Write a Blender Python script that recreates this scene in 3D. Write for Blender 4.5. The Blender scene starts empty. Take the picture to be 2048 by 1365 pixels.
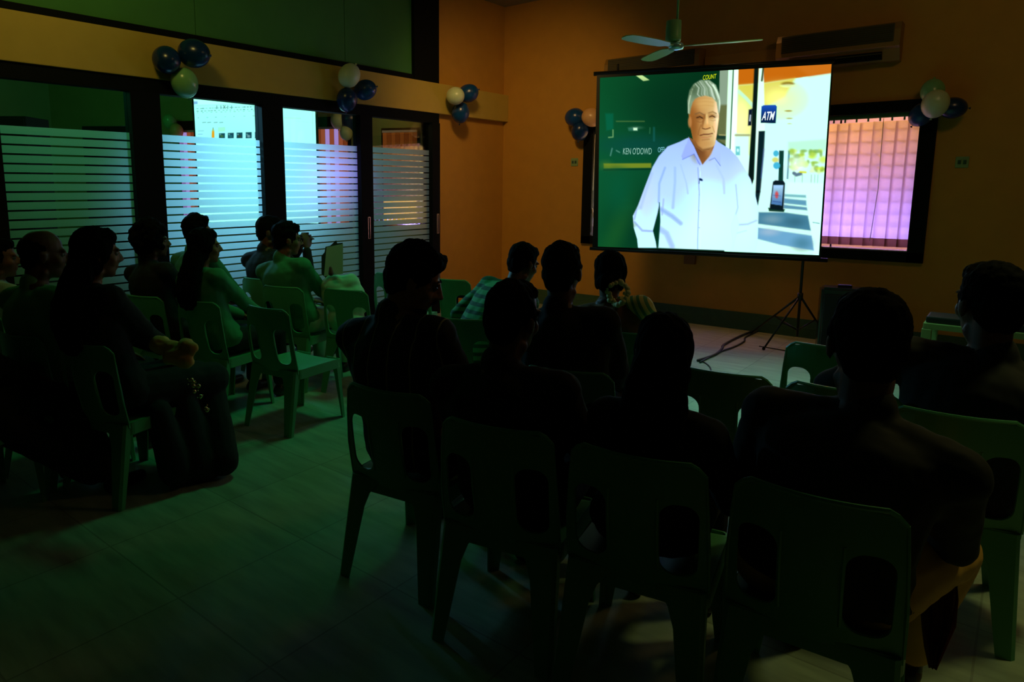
import bpy, bmesh, math, random
import numpy as np
from mathutils import Vector, Matrix, Euler, noise

scene = bpy.context.scene
COL = scene.collection
random.seed(7)

# ------------------------------------------------------------------ camera
FPX, PCX, PCY, CAMH = 1367.0, 890.0, 582.0, 1.6
PIT = math.atan(209.0 / FPX)
AZ = math.atan(1180.0 / math.hypot(FPX, 209.0))
fwd = Vector((-math.sin(AZ), math.cos(AZ), 0)); rgt = Vector((math.cos(AZ), math.sin(AZ), 0)); upz = Vector((0, 0, 1))
FW = fwd * math.cos(PIT) - upz * math.sin(PIT)
UPV = upz * math.cos(PIT) + fwd * math.sin(PIT)
CAM = Vector((0, 0, CAMH))
cd = bpy.data.cameras.new('camera'); cam = bpy.data.objects.new('camera', cd); COL.objects.link(cam)
cam.location = CAM
cam.rotation_euler = Matrix((rgt, UPV, -FW)).transposed().to_euler()
cd.sensor_width = 36.0; cd.lens = FPX / 2048 * 36.0
cd.shift_x = (1024 - PCX) / 2048; cd.shift_y = -(682.5 - PCY) / 2048
cd.clip_start = 0.02; cd.clip_end = 100
scene.camera = cam

# ------------------------------------------------------------------ world, lights, exposure
scene.view_settings.view_transform = 'Standard'
scene.view_settings.look = 'None'
scene.view_settings.gamma = 1.0
scene.view_settings.use_curve_mapping = False
scene.view_settings.exposure = 0.0
scene.cycles.use_denoising = True
scene.cycles.max_bounces = 8
scene.cycles.transparent_max_bounces = 12
w = bpy.data.worlds.new('night'); scene.world = w; w.use_nodes = True
w.node_tree.nodes['Background'].inputs[0].default_value = (0.02, 0.03, 0.02, 1)
w.node_tree.nodes['Background'].inputs[1].default_value = 0.2

def light(kind, name, loc, energy, color, size=0.3, target=None, sizey=None, spot=None, blend=1.0):
    d = bpy.data.lights.new(name, kind); d.energy = energy; d.color = color
    o = bpy.data.objects.new(name, d); COL.objects.link(o); o.location = loc
    if kind == 'AREA':
        d.size = size
        if sizey: d.shape = 'RECTANGLE'; d.size_y = sizey
    elif kind in ('SPOT', 'POINT'):
        d.shadow_soft_size = size
    if kind == 'SPOT':
        d.spot_size = math.radians(spot); d.spot_blend = blend
    if target is not None:
        o.rotation_euler = (Vector(target) - Vector(loc)).to_track_quat('-Z', 'Y').to_euler()
    return o

XL, YF = -5.64, 7.93          # planes of the left partition and of the front wall
# unseen warm fills, added to wash the front left corner, faces and beam
light('SPOT', 'overhead_fill', (-3.6, 4.6, 3.85), 150, (1.0, 0.62, 0.22), 0.25, (-5.3, 7.9, 1.7), spot=75)
light('POINT', 'overhead_fill', (0.4, 5.0, 3.85), 16, (1.0, 0.62, 0.25), 0.3)
light('SPOT', 'overhead_fill', (-4.0, 1.6, 3.9), 42, (1.0, 0.80, 0.2), 0.25, (-5.64, 2.6, 2.6), spot=110)
# added warm spot without a fixture, tints the floor behind the screen
light('SPOT', 'floor_fill', (-2.3, 7.45, 3.9), 60, (1.0, 0.50, 0.16), 0.15, (-2.2, 7.35, 0), spot=44)
# added fills: green on the left block, cool on open floor, yellowish at right
light('SPOT', 'overhead_fill', (-3.5, 4.2, 3.85), 75, (0.03, 1.0, 0.30), 0.3, (-3.9, 3.1, 0), spot=72)
light('SPOT', 'overhead_fill', (-1.5, 5.2, 3.9), 230, (0.22, 1.0, 0.62), 0.3, (-1.1, 5.2, 0), spot=56)
light('SPOT', 'overhead_fill', (0.9, 4.2, 3.9), 85, (0.85, 0.90, 0.30), 0.2, (0.2, 2.7, 0), spot=46)
# coloured fills added behind the glass doors to light far wall and film
light('POINT', 'next_room_fill', (-8.0, 2.6, 3.4), 26, (0.14, 1.0, 0.26), 0.3)
light('POINT', 'next_room_fill', (-6.9, 2.1, 2.6), 7, (0.01, 0.9, 0.45), 0.2)
light('SPOT', 'next_room_fill', (-7.7, 3.6, 2.9), 400, (0.24, 0.62, 1.0), 0.2, (-5.7, 3.75, 1.55), spot=62)
light('SPOT', 'next_room_fill', (-7.0, 4.5, 2.8), 260, (0.40, 0.20, 1.0), 0.2, (-5.7, 4.95, 1.35), spot=42)
light('POINT', 'next_room_fill', (-6.3, 6.1, 2.7), 5, (1.0, 0.50, 0.2), 0.2)
# daylight outside the front window, plus added warm fills that tint the blinds
light('AREA', 'outside_light', (-2.3, YF + 1.1, 0.7), 170, (0.36, 0.22, 1.0), 3.2, (-2.3, YF, 1.25), 0.7)
light('AREA', 'outside_warm_fill', (-2.8, YF + 1.2, 2.8), 105, (1.0, 0.42, 0.06), 3.6, (-2.6, YF, 2.0), 0.5)
light('AREA', 'outside_warm_fill', (-2.25, YF + .45, 1.4), 9, (1.0, 0.50, 0.06), 0.3, (-2.1, YF, 1.4), 1.1)
light('AREA', 'outside_warm_fill', (-4.1, YF + .6, 1.5), 16, (1.0, 0.75, 0.35), 0.4, (-4.2, YF, 1.4), 1.1)

# ------------------------------------------------------------------ pixel helpers (2048 x 1365 frame)
def ray(x, y):
    return (FW * FPX + rgt * (x - PCX) - UPV * (y - PCY))
def on_z(x, y, z=0.0):
    d = ray(x, y); return CAM + d * ((z - CAMH) / d.z)
def on_y(x, y, Y):
    d = ray(x, y); return CAM + d * (Y / d.y)
def on_x(x, y, X):
    d = ray(x, y); return CAM + d * (X / d.x)
def at_w(x, y, wd):
    return CAM + ray(x, y) / FPX * wd
def on_plane(x, y, p, n):
    d = ray(x, y); return CAM + d * ((Vector(p) - CAM).dot(n) / d.dot(n))

# ------------------------------------------------------------------ materials
MATS = {}
def mat(name, col, rough=0.6, noise_amt=0.0, nscale=20.0, metal=0.0, spec=0.5, bump=0.0, coords='Object'):
    if name in MATS: return MATS[name]
    m = bpy.data.materials.new(name); m.use_nodes = True
    nt = m.node_tree; b = nt.nodes['Principled BSDF']
    b.inputs['Base Color'].default_value = (*col, 1); b.inputs['Roughness'].default_value = rough
    b.inputs['Metallic'].default_value = metal
    b.inputs['Specular IOR Level'].default_value = spec
    if noise_amt > 0 or bump > 0:
        tc = nt.nodes.new('ShaderNodeTexCoord'); nz = nt.nodes.new('ShaderNodeTexNoise')
        nz.inputs['Scale'].default_value = nscale; nz.inputs['Detail'].default_value = 4
        nt.links.new(tc.outputs[coords], nz.inputs['Vector'])
        if noise_amt > 0:
            mx = nt.nodes.new('ShaderNodeMix'); mx.data_type = 'RGBA'
            mx.inputs['A'].default_value = (*[c * (1 - noise_amt) for c in col], 1)
            mx.inputs['B'].default_value = (*[min(1, c * (1 + noise_amt)) for c in col], 1)
            nt.links.new(nz.outputs['Fac'], mx.inputs['Factor']); nt.links.new(mx.outputs['Result'], b.inputs['Base Color'])
        if bump > 0:
            bp = nt.nodes.new('ShaderNodeBump'); bp.inputs['Strength'].default_value = bump; bp.inputs['Distance'].default_value = 0.01
            nt.links.new(nz.outputs['Fac'], bp.inputs['Height']); nt.links.new(bp.outputs['Normal'], b.inputs['Normal'])
    MATS[name] = m
    return m

def stripes(name, c1, c2, axis=2, freq=30.0, width=0.5, rough=0.8, tilt=0.0):
    """fabric with woven stripes along one object axis"""
    if name in MATS: return MATS[name]
    m = mat(name, c1, rough); nt = m.node_tree; b = nt.nodes['Principled BSDF']
    tc = nt.nodes.new('ShaderNodeTexCoord'); mp = nt.nodes.new('ShaderNodeMapping'); mp.inputs['Rotation'].default_value = (0, tilt, 0)
    sp = nt.nodes.new('ShaderNodeSeparateXYZ')
    mu = nt.nodes.new('ShaderNodeMath'); mu.operation = 'MULTIPLY'; mu.inputs[1].default_value = freq
    fr = nt.nodes.new('ShaderNodeMath'); fr.operation = 'FRACT'
    gt = nt.nodes.new('ShaderNodeMath'); gt.operation = 'LESS_THAN'; gt.inputs[1].default_value = width
    mx = nt.nodes.new('ShaderNodeMix'); mx.data_type = 'RGBA'
    mx.inputs['A'].default_value = (*c1, 1); mx.inputs['B'].default_value = (*c2, 1)
    L = nt.links.new
    L(tc.outputs['Object'], mp.inputs['Vector']); L(mp.outputs['Vector'], sp.inputs[0]); L(sp.outputs[axis], mu.inputs[0])
    L(mu.outputs[0], fr.inputs[0]); L(fr.outputs[0], gt.inputs[0]); L(gt.outputs[0], mx.inputs['Factor']); L(mx.outputs['Result'], b.inputs['Base Color'])
    return m

def emis(name, col, strength=1.0):
    if name in MATS: return MATS[name]
    m = bpy.data.materials.new(name); m.use_nodes = True; nt = m.node_tree
    nt.nodes.remove(nt.nodes['Principled BSDF'])
    e = nt.nodes.new('ShaderNodeEmission'); e.inputs[0].default_value = (*col, 1); e.inputs[1].default_value = strength
    nt.links.new(e.outputs[0], nt.nodes['Material Output'].inputs[0]); MATS[name] = m
    return m

def s2l(c):
    return tuple((v / 255 / 12.92) if v / 255 <= 0.04045 else ((v / 255 + 0.055) / 1.055) ** 2.4 for v in c)

M_WALL = mat('amber_paint', (0.60, 0.30, 0.035), 0.85, 0.10, 6.0, bump=0.08)
M_BEAM = mat('beam_paint', (0.58, 0.42, 0.07), 0.8, 0.08, 8.0)
M_PANEL = mat('green_board', (0.06, 0.25, 0.05), 0.8, 0.12, 4.0)
M_FRAME = mat('black_frame', (0.004, 0.006, 0.004), 0.7, 0.1, 30, spec=.12)
M_WOOD = mat('dark_wood', (0.006, 0.006, 0.004), 0.85, 0.3, 30, spec=.1)
M_CEIL = mat('ceiling_paint', (0.30, 0.28, 0.20), 0.9, 0.05, 5)
M_BASE = mat('green_skirting', (0.045, 0.11, 0.045), 0.55, 0.2, 10)
M_BACKWALL = mat('rear_paint', (0.10, 0.09, 0.04), 0.9, 0.1, 5)

def floor_mat():
    m = mat('stone_floor', (0.42, 0.48, 0.36), 0.32); nt = m.node_tree; b = nt.nodes['Principled BSDF']; L = nt.links.new
    tc = nt.nodes.new('ShaderNodeTexCoord')
    mp = nt.nodes.new('ShaderNodeMapping'); mp.inputs['Rotation'].default_value = (0, 0, 0.0)
    br = nt.nodes.new('ShaderNodeTexBrick'); br.offset = 0.0
    br.inputs['Scale'].default_value = 1.0; br.inputs['Mortar Size'].default_value = 0.004
    br.inputs['Brick Width'].default_value = 0.6; br.inputs['Row Height'].default_value = 0.6
    br.inputs['Color1'].default_value = (0.42, 0.49, 0.36, 1); br.inputs['Color2'].default_value = (0.36, 0.42, 0.31, 1)
    br.inputs['Mortar'].default_value = (0.27, 0.31, 0.23, 1)
    nz = nt.nodes.new('ShaderNodeTexNoise'); nz.inputs['Scale'].default_value = 3.0; nz.inputs['Detail'].default_value = 8
    mp2 = nt.nodes.new('ShaderNodeMapping'); mp2.inputs['Scale'].default_value = (1.0, 6.0, 1.0); mp2.inputs['Rotation'].default_value = (0, 0, 0.7)
    mx = nt.nodes.new('ShaderNodeMix'); mx.data_type = 'RGBA'; mx.blend_type = 'MULTIPLY'; mx.inputs['Factor'].default_value = 0.6
    cr = nt.nodes.new('ShaderNodeValToRGB'); cr.color_ramp.elements[0].position = 0.3; cr.color_ramp.elements[0].color = (0.45, 0.45, 0.45, 1)
    cr.color_ramp.elements[1].position = 0.65
    L(tc.outputs['Object'], mp.inputs[0]); L(mp.outputs[0], br.inputs['Vector']); L(tc.outputs['Object'], mp2.inputs[0]); L(mp2.outputs[0], nz.inputs['Vector'])
    L(nz.outputs['Fac'], cr.inputs[0]); L(br.outputs['Color'], mx.inputs['A']); L(cr.outputs[0], mx.inputs['B']); L(mx.outputs['Result'], b.inputs['Base Color'])
    L(nz.outputs['Fac'], b.inputs['Roughness'])
    mr = nt.nodes.new('ShaderNodeMapRange'); mr.inputs['To Min'].default_value = 0.42; mr.inputs['To Max'].default_value = 0.65
    L(nz.outputs['Fac'], mr.inputs['Value']); L(mr.outputs[0], b.inputs['Roughness'])
    return m
M_FLOOR = floor_mat()

def glass_mat():
    m = bpy.data.materials.new('clear_glass'); m.use_nodes = True; nt = m.node_tree; L = nt.links.new
    nt.nodes.remove(nt.nodes['Principled BSDF'])
    t = nt.nodes.new('ShaderNodeBsdfTransparent'); t.inputs[0].default_value = (0.86, 0.94, 0.9, 1)
    g = nt.nodes.new('ShaderNodeBsdfGlossy'); g.inputs['Roughness'].default_value = 0.02
    fr = nt.nodes.new('ShaderNodeFresnel'); fr.inputs[0].default_value = 1.35
    mx = nt.nodes.new('ShaderNodeMixShader')
    L(fr.outputs[0], mx.inputs[0]); L(t.outputs[0], mx.inputs[1]); L(g.outputs[0], mx.inputs[2]); L(mx.outputs[0], nt.nodes['Material Output'].inputs[0])
    return m
M_GLASS = glass_mat()

def film_mat():
    m = bpy.data.materials.new('frosted_film'); m.use_nodes = True; nt = m.node_tree; L = nt.links.new
    nt.nodes.remove(nt.nodes['Principled BSDF'])
    r = nt.nodes.new('ShaderNodeBsdfRefraction'); r.inputs['Color'].default_value = (0.92, 0.96, 0.98, 1)
    r.inputs['Roughness'].default_value = 0.85; r.inputs['IOR'].default_value = 1.18
    d = nt.nodes.new('ShaderNodeBsdfDiffuse'); d.inputs[0].default_value = (0.45, 0.6, 0.55, 1)
    tl = nt.nodes.new('ShaderNodeBsdfTranslucent'); tl.inputs[0].default_value = (0.85, 0.9, 0.92, 1)
    m1 = nt.nodes.new('ShaderNodeMixShader'); m1.inputs[0].default_value = 0.92
    m2 = nt.nodes.new('ShaderNodeMixShader'); m2.inputs[0].default_value = 0.76
    L(d.outputs[0], m1.inputs[1]); L(tl.outputs[0], m1.inputs[2])
    L(r.outputs[0], m2.inputs[1]); L(m1.outputs[0], m2.inputs[2]); L(m2.outputs[0], nt.nodes['Material Output'].inputs[0])
    return m
M_FILM = film_mat()

def blind_mat(name, col, trans=0.75):
    m = bpy.data.materials.new(name); m.use_nodes = True; nt = m.node_tree; L = nt.links.new
    nt.nodes.remove(nt.nodes['Principled BSDF'])
    tc = nt.nodes.new('ShaderNodeTexCoord'); nz = nt.nodes.new('ShaderNodeTexNoise'); nz.inputs['Scale'].default_value = 60
    L(tc.outputs['Object'], nz.inputs['Vector'])
    mx = nt.nodes.new('ShaderNodeMix'); mx.data_type = 'RGBA'
    mx.inputs['A'].default_value = (*[c * .9 for c in col], 1); mx.inputs['B'].default_value = (*col, 1)
    L(nz.outputs['Fac'], mx.inputs['Factor'])
    d = nt.nodes.new('ShaderNodeBsdfDiffuse'); tl = nt.nodes.new('ShaderNodeBsdfTranslucent'); ms = nt.nodes.new('ShaderNodeMixShader')
    ms.inputs[0].default_value = trans
    L(mx.outputs['Result'], d.inputs[0]); L(mx.outputs['Result'], tl.inputs[0]); L(d.outputs[0], ms.inputs[1]); L(tl.outputs[0], ms.inputs[2])
    L(ms.outputs[0], nt.nodes['Material Output'].inputs[0])
    return m
M_BLIND = blind_mat('blind_fabric', (0.85, 0.72, 0.72))
M_HEM = blind_mat('blind_hem', (0.30, 0.12, 0.06), 0.35)

# ------------------------------------------------------------------ mesh helpers
def link(name, me, m=None, parent=None, smooth=False):
    o = bpy.data.objects.new(name, me); COL.objects.link(o)
    if m is not None:
        for mm in (m if isinstance(m, (list, tuple)) else [m]): me.materials.append(mm)
    if parent is not None: o.parent = parent
    if smooth:
        me.polygons.foreach_set('use_smooth', [True] * len(me.polygons))
    return o

def obj(name, bm, m=None, parent=None, smooth=False):
    me = bpy.data.meshes.new(name); bm.to_mesh(me); bm.free()
    return link(name, me, m, parent, smooth)

def thing(name, label, cat, loc=(0, 0, 0), rotz=0.0, group=None):
    o = bpy.data.objects.new(name, None); COL.objects.link(o); o.empty_display_size = 0.1
    o.location = loc; o.rotation_euler = (0, 0, rotz)
    o['label'] = label; o['category'] = cat
    if group: o['group'] = group
    return o

def tag(o, label, cat, group=None, kind=None):
    o['label'] = label; o['category'] = cat
    if group: o['group'] = group
    if kind: o['kind'] = kind
    return o

def struct(name, bm, m, label=None, smooth=False, parent=None):
    o = obj(name, bm, m, parent, smooth)
    if parent is None: o['kind'] = 'structure'
    if label: o['label'] = label
    return o

def bx(bm, lo, hi, M=None, bevel=0.0):
    c = [(a + b) / 2 for a, b in zip(lo, hi)]; s = [abs(b - a) for a, b in zip(lo, hi)]
    r = bmesh.ops.create_cube(bm, size=1.0)
    vs = r['verts']
    for v in vs: v.co = Vector((v.co.x * s[0] + c[0], v.co.y * s[1] + c[1], v.co.z * s[2] + c[2]))
    if bevel > 0:
        es = list({e for v in vs for e in v.link_edges})
        rr = bmesh.ops.bevel(bm, geom=es, offset=bevel, segments=2, profile=0.6, affect='EDGES')
        vs = list({v for f in rr['faces'] for v in f.verts} | {v for v in vs if v.is_valid})
    if M is not None:
        for v in vs: v.co = M @ v.co
    return vs

def tube(bm, pts, rad, n=10, cap=True):
    pts = [Vector(p) for p in pts]
    rads = rad if isinstance(rad, (list, tuple)) else [rad] * len(pts)
    rings = []; prev = None
    for i, p in enumerate(pts):
        t = (pts[min(i + 1, len(pts) - 1)] - pts[max(i - 1, 0)]).normalized()
        if prev is None:
            a = Vector((0, 0, 1)) if abs(t.z) < 0.9 else Vector((1, 0, 0)); u = t.cross(a).normalized()
        else:
            u = (prev - t * prev.dot(t)).normalized()
        prev = u; v = t.cross(u)
        rings.append([bm.verts.new(p + (u * math.cos(2 * math.pi * k / n) + v * math.sin(2 * math.pi * k / n)) * rads[i]) for k in range(n)])
    for a, b in zip(rings, rings[1:]):
        for k in range(n):
            bm.faces.new((a[k], a[(k + 1) % n], b[(k + 1) % n], b[k]))
    if cap:
        bm.faces.new(rings[0][::-1]); bm.faces.new(rings[-1])
    return rings

def lathe(bm, prof, n=24, M=None, cap=True):
    rings = []
    for r, z in prof:
        rings.append([bm.verts.new((r * math.cos(2 * math.pi * k / n), r * math.sin(2 * math.pi * k / n), z)) for k in range(n)])
    for a, b in zip(rings, rings[1:]):
        for k in range(n): bm.faces.new((a[k], a[(k + 1) % n], b[(k + 1) % n], b[k]))
    if cap: bm.faces.new(rings[0][::-1]); bm.faces.new(rings[-1])
    if M is not None:
        for rg in rings:
            for v in rg: v.co = M @ v.co

def ball(bm, c, r, M=None, R=None, u=16, v=10):
    if not isinstance(r, (tuple, list)): r = (r, r, r)
    rr = bmesh.ops.create_uvsphere(bm, u_segments=u, v_segments=v, radius=1.0)
    c = Vector(c)
    for q in rr['verts']:
        p = Vector((q.co.x * r[0], q.co.y * r[1], q.co.z * r[2]))
        if R is not None: p = R @ p
        p = p + c
        q.co = M @ p if M is not None else p

def cone(bm, p0, p1, r0, r1, M=None, n=12):
    """capsule that tapers from r0 to r1"""
    p0 = Vector(p0); p1 = Vector(p1)
    if M is not None: p0 = M @ p0; p1 = M @ p1
    d = p1 - p0; L = d.length
    if L < 1e-6: return
    t = d / L
    pts = []; rad = []
    for k in range(4):
        a = math.pi / 2 * (1 - k / 4); pts.append(p0 - t * r0 * math.sin(a)); rad.append(max(r0 * math.cos(a), r0 * 0.05))
    for k in range(5): pts.append(p0 + d * k / 4); rad.append(r0 + (r1 - r0) * k / 4)
    for k in range(1, 5):
        a = math.pi / 2 * k / 4; pts.append(p1 + t * r1 * math.sin(a)); rad.append(max(r1 * math.cos(a), r1 * 0.05))
    tube(bm, pts, rad, n)

def fused(name, bm, voxel, m, parent, smooth_it=4, disp=None):
    """join overlapping volumes into ONE continuous skin"""
    me = bpy.data.meshes.new('tmp'); bm.to_mesh(me); bm.free()
    t = bpy.data.objects.new('tmp', me); COL.objects.link(t)
    r = t.modifiers.new('r', 'REMESH'); r.mode = 'VOXEL'; r.voxel_size = voxel
    s = t.modifiers.new('s', 'SMOOTH'); s.factor = 0.5; s.iterations = smooth_it
    dg = bpy.context.evaluated_depsgraph_get()
    res = bpy.data.meshes.new_from_object(t.evaluated_get(dg), depsgraph=dg)
    bpy.data.objects.remove(t); bpy.data.meshes.remove(me)
    res.name = name
    if disp:
        amp, sc, st = disp
        n = len(res.vertices); co = np.empty(n * 3, np.float32); no = np.empty(n * 3, np.float32)
        res.vertices.foreach_get('co', co); res.vertex_normals.foreach_get('vector', no)
        co = co.reshape(-1, 3); no = no.reshape(-1, 3)
        d = np.array([noise.noise((x * sc, y * sc, z * sc * st)) + 0.5 * noise.noise((x * sc * 2.3, y * sc * 2.3 + 7, z * sc * st * 2.3)) for x, y, z in co], np.float32)
        co = co + no * (d * amp)[:, None]
        res.vertices.foreach_set('co', co.ravel()); res.update()
    res.materials.clear()
    o = link(name, res, m, parent, True)
    return o

# ================================================================== SETTING
def quad_plane(bm, pts):
    vs = [bm.verts.new(p) for p in pts]; bm.faces.new(vs)

bm = bmesh.new(); bx(bm, (-14.5, -3.2, -0.12), (3.6, 12.0, 0.0)); struct('floor', bm, M_FLOOR, 'pale polished stone tile floor')
bm = bmesh.new(); bx(bm, (-5.9, -3.2, 4.0), (3.6, YF + .2, 4.12)); struct('ceiling', bm, M_CEIL)
bm = bmesh.new(); bx(bm, (3.4, -3.2, 0), (3.6, YF + .2, 4.0)); struct('wall_right', bm, M_BACKWALL)
bm = bmesh.new(); bx(bm, (-5.9, -3.2, 0), (3.6, -3.0, 4.0)); struct('wall_rear', bm, M_BACKWALL)
# front wall with the window opening
WX0, WX1, WZ0, WZ1 = -4.42, -0.745, 0.87, 2.41
bm = bmesh.new()
for lo, hi in [((-5.9, YF, 0), (WX0, YF + .16, 4.0)), ((WX1, YF, 0), (3.4, YF + .16, 4.0)), ((WX0, YF, 0), (WX1, YF + .16, WZ0)), ((WX0, YF, WZ1), (WX1, YF + .16, 4.0))]:
    bx(bm, lo, hi)
struct('wall_front', bm, M_WALL, 'amber painted front wall behind the projection screen')
bm = bmesh.new(); bx(bm, (-5.7, YF - .016, 0), (3.4, YF, .11), bevel=.003); bx(bm, (-5.7, YF - .012, .11), (3.4, YF, .2), bevel=.002)
struct('baseboard_front', bm, M_BASE, 'dark green skirting tiles under the front wall')
# left side wall beyond the glass doors (set back a little) and the beam
bm = bmesh.new(); bx(bm, (-5.9, 6.50, 0), (XL - .06, YF, 4.0)); struct('wall_left', bm, M_WALL, 'amber wall between the glass doors and the front corner')
bm = bmesh.new(); bx(bm, (-5.9, -3.0, 2.48), (XL + .02, YF, 2.835), bevel=.006); struct('trim_1', bm, M_BEAM, 'cream painted beam above the glass doors')
bm = bmesh.new(); bx(bm, (XL - .10, -3.0, 2.365), (XL, 6.50, 2.479)); struct('trim_2', bm, M_FRAME, 'black header frame under the beam')
bm = bmesh.new(); bx(bm, (XL - .08, -3.0, 2.836), (XL - .01, 6.06, 2.895)); bx(bm, (XL - .08, 6.06, 2.836), (XL + .0, 6.50, 4.0)); struct('trim_3', bm, M_FRAME, 'black frame of the upper boards')
bm = bmesh.new()
ed = [-3.0, -0.2, 1.62, 3.32, 5.03, 6.06]
for a, b in zip(ed, ed[1:]): bx(bm, (XL - .07, a + .003, 2.895), (XL - .04, b - .003, 4.0), bevel=.002)
struct('wall_left_upper', bm, M_PANEL, 'dull green boards above the beam')
bm = bmesh.new(); bx(bm, (-5.9, -3.0, 2.836), (XL - .08, 6.5, 4.0)); struct('wall_left_backing', bm, M_BACKWALL)

# ---------------- glass doors
def film_mesh(bm, y0, y1, x):
    def band(z0, z1): bm.faces.new([bm.verts.new(p) for p in ((x, y0, z0), (x, y1, z0), (x, y1, z1), (x, y0, z1))])
    z = 2.035; band(z - .058, z); z -= .072
    while z > 0.2:
        band(z - .055, z); z -= .0685
posts = [(-1.2, -.95), (1.60, 1.73), (2.68, 2.93), (3.93, 4.17), (5.18, 5.36), (6.36, 6.50)]
for i, (a, b) in enumerate(posts):
    bm = bmesh.new(); bx(bm, (XL - .11, a, 0), (XL + .015, b, 2.365), bevel=.004)
    m_ = bm
    struct('trim_%d' % (i + 4), bm, M_FRAME, 'black upright of the glass door partition')
spans = [(-.95, 1.60), (1.73, 2.68), (2.93, 3.93), (4.17, 5.18), (5.36, 6.36)]
for i, (a, b) in enumerate(spans):
    r = bpy.data.objects.new('door_%d' % (i + 1), None); COL.objects.link(r); r['kind'] = 'structure'
    r['label'] = 'glass door panel with horizontal frosted stripes'
    bm = bmesh.new(); bx(bm, (XL - .06, a, 0.06), (XL - .05, b, 2.365)); obj('glass', bm, M_GLASS, r)
    bm = bmesh.new(); film_mesh(bm, a, b, XL - .046); obj('frosted_film', bm, M_FILM, r)
    bm = bmesh.new(); bx(bm, (XL - .08, a, 0), (XL - .03, b, .1)); obj('door_rail', bm, M_FRAME, r)
    if i >= 3:
        y = {3: 5.30, 4: 6.47}[i]; M_BR = mat('brass', (.6, .42, .15), .3, metal=1.0)
        bm = bmesh.new()
        bx(bm, (XL + .016, y - .035, 1.02), (XL + .022, y - .028, 1.26)); bx(bm, (XL + .016, y - .005, 1.02), (XL + .022, y + .002, 1.26))
        bx(bm, (XL + .016, y - .035, 1.255), (XL + .022, y + .002, 1.262)); bx(bm, (XL + .016, y - .035, 1.018), (XL + .022, y + .002, 1.025))
        obj('door_handle', bm, M_BR, r)

# ---------------- front window
r = bpy.data.objects.new('window_1', None); COL.objects.link(r); r['kind'] = 'structure'; r['label'] = 'black framed window with steel grille'
FT = .135
bm = bmesh.new()
bx(bm, (WX0, YF - .04, WZ0), (WX0 + FT, YF + .16, WZ1), bevel=.004); bx(bm, (WX1 - FT, YF - .04, WZ0), (WX1, YF + .16, WZ1), bevel=.004)
bx(bm, (WX0, YF - .04, WZ0), (WX1, YF + .16, WZ0 + .10), bevel=.004); bx(bm, (WX0, YF - .04, WZ1 - .11), (WX1, YF + .16, WZ1), bevel=.004)
obj('window_frame', bm, M_FRAME, r)
bm = bmesh.new(); bx(bm, (WX0 + FT, YF + .13, WZ0 + .1), (WX1 - FT, YF + .135, WZ1 - .11)); obj('glass', bm, M_GLASS, r)
bm = bmesh.new()
for k in range(1, 12): tube(bm, [(WX0 + FT, YF + .115, WZ0 + .1 + k * .11), (WX1 - FT, YF + .115, WZ0 + .1 + k * .11)], .005, 6)
for k in range(1, 5): tube(bm, [(WX0 + FT + k * .68, YF + .115, WZ0 + .1), (WX0 + FT + k * .68, YF + .115, WZ1 - .11)], .009, 6)
obj('grille', bm, M_FRAME, r)
bm = bmesh.new(); bx(bm, (WX0 + FT, YF - .02, WZ0 + .1), (WX1 - FT, YF + .12, WZ0 + .112)); obj('window_sill', bm, mat('sill_metal', (.5, .45, .6), .25, metal=.8), r)
# outside of the window: a light well
bm = bmesh.new(); bx(bm, (-5.2, YF + 1.6, -.5), (0.1, YF + 1.7, 4.0)); bx(bm, (-5.3, YF + .16, -.5), (-5.2, YF + 1.7, 4.0)); bx(bm, (.1, YF + .16, -.5), (.2, YF + 1.7, 4.0)); bx(bm, (-5.3, YF + .16, 3.9), (.2, YF + 1.7, 4.0))
struct('wall_outside', bm, mat('outside_plaster', (.75, .7, .7), .9, .05, 3))

bl = thing('vertical_blinds', 'backlit vertical fabric blinds hanging in the black framed window beside the projection screen', 'blinds', (-2.6, YF + .03, 2.28))
bm = bmesh.new(); bx(bm, (-1.68, -.02, -.02), (1.72, .02, .02), bevel=.004)
for k in range(34): bx(bm, (-1.62 + k * .1, -.006, -.05), (-1.605 + k * .1, .006, -.02))
obj('headrail', bm, mat('rail_green', (.12, .3, .12), .4), bl)
random.seed(11)
for k in range(34):
    x = -1.62 + k * .1
    if k == 32: pass
    ang = math.radians(16 + random.uniform(-5, 5)) if k != 30 else math.radians(48)
    hw = .060
    bm = bmesh.new()
    cs, sn = math.cos(ang) * hw, math.sin(ang) * hw
    zt, zb, zh = -.055, -1.27, -1.19
    for j in range(8):
        pass
    n = 6
    row = []
    zs = [zt, -.4, -.8, zh, zb]
    for zz in zs:
        row.append([bm.verts.new((x + cs * (2 * i / n - 1), sn * (2 * i / n - 1) + .004 * math.cos((2 * i / n - 1) * 1.5), zz)) for i in range(n + 1)])
    for j in range(len(zs) - 1):
        for i in range(n):
            f = bm.faces.new((row[j][i], row[j][i + 1], row[j + 1][i + 1], row[j + 1][i])); f.material_index = 1 if j == len(zs) - 2 else 0
    o = obj('vane', bm, [M_BLIND, M_HEM], bl, True)
bm = bmesh.new(); tube(bm, [(1.42, -.03, -.03), (1.43, -.035, -.7), (1.40, -.03, -1.22)], .003, 6); obj('pull_cord', bm, mat('cord_white', (.8, .7, .6), .5), bl)
bm = bmesh.new(); tube(bm, [(-1.68, -.03, -.03), (-1.69, -.03, -.95), (-1.685, -.03, -.97), (-1.66, -.03, -1.08)], [.003, .003, .008, .011], 6)
obj('pull_cord', bm, mat('cord_white', (.8, .7, .6), .5), bl)

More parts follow.
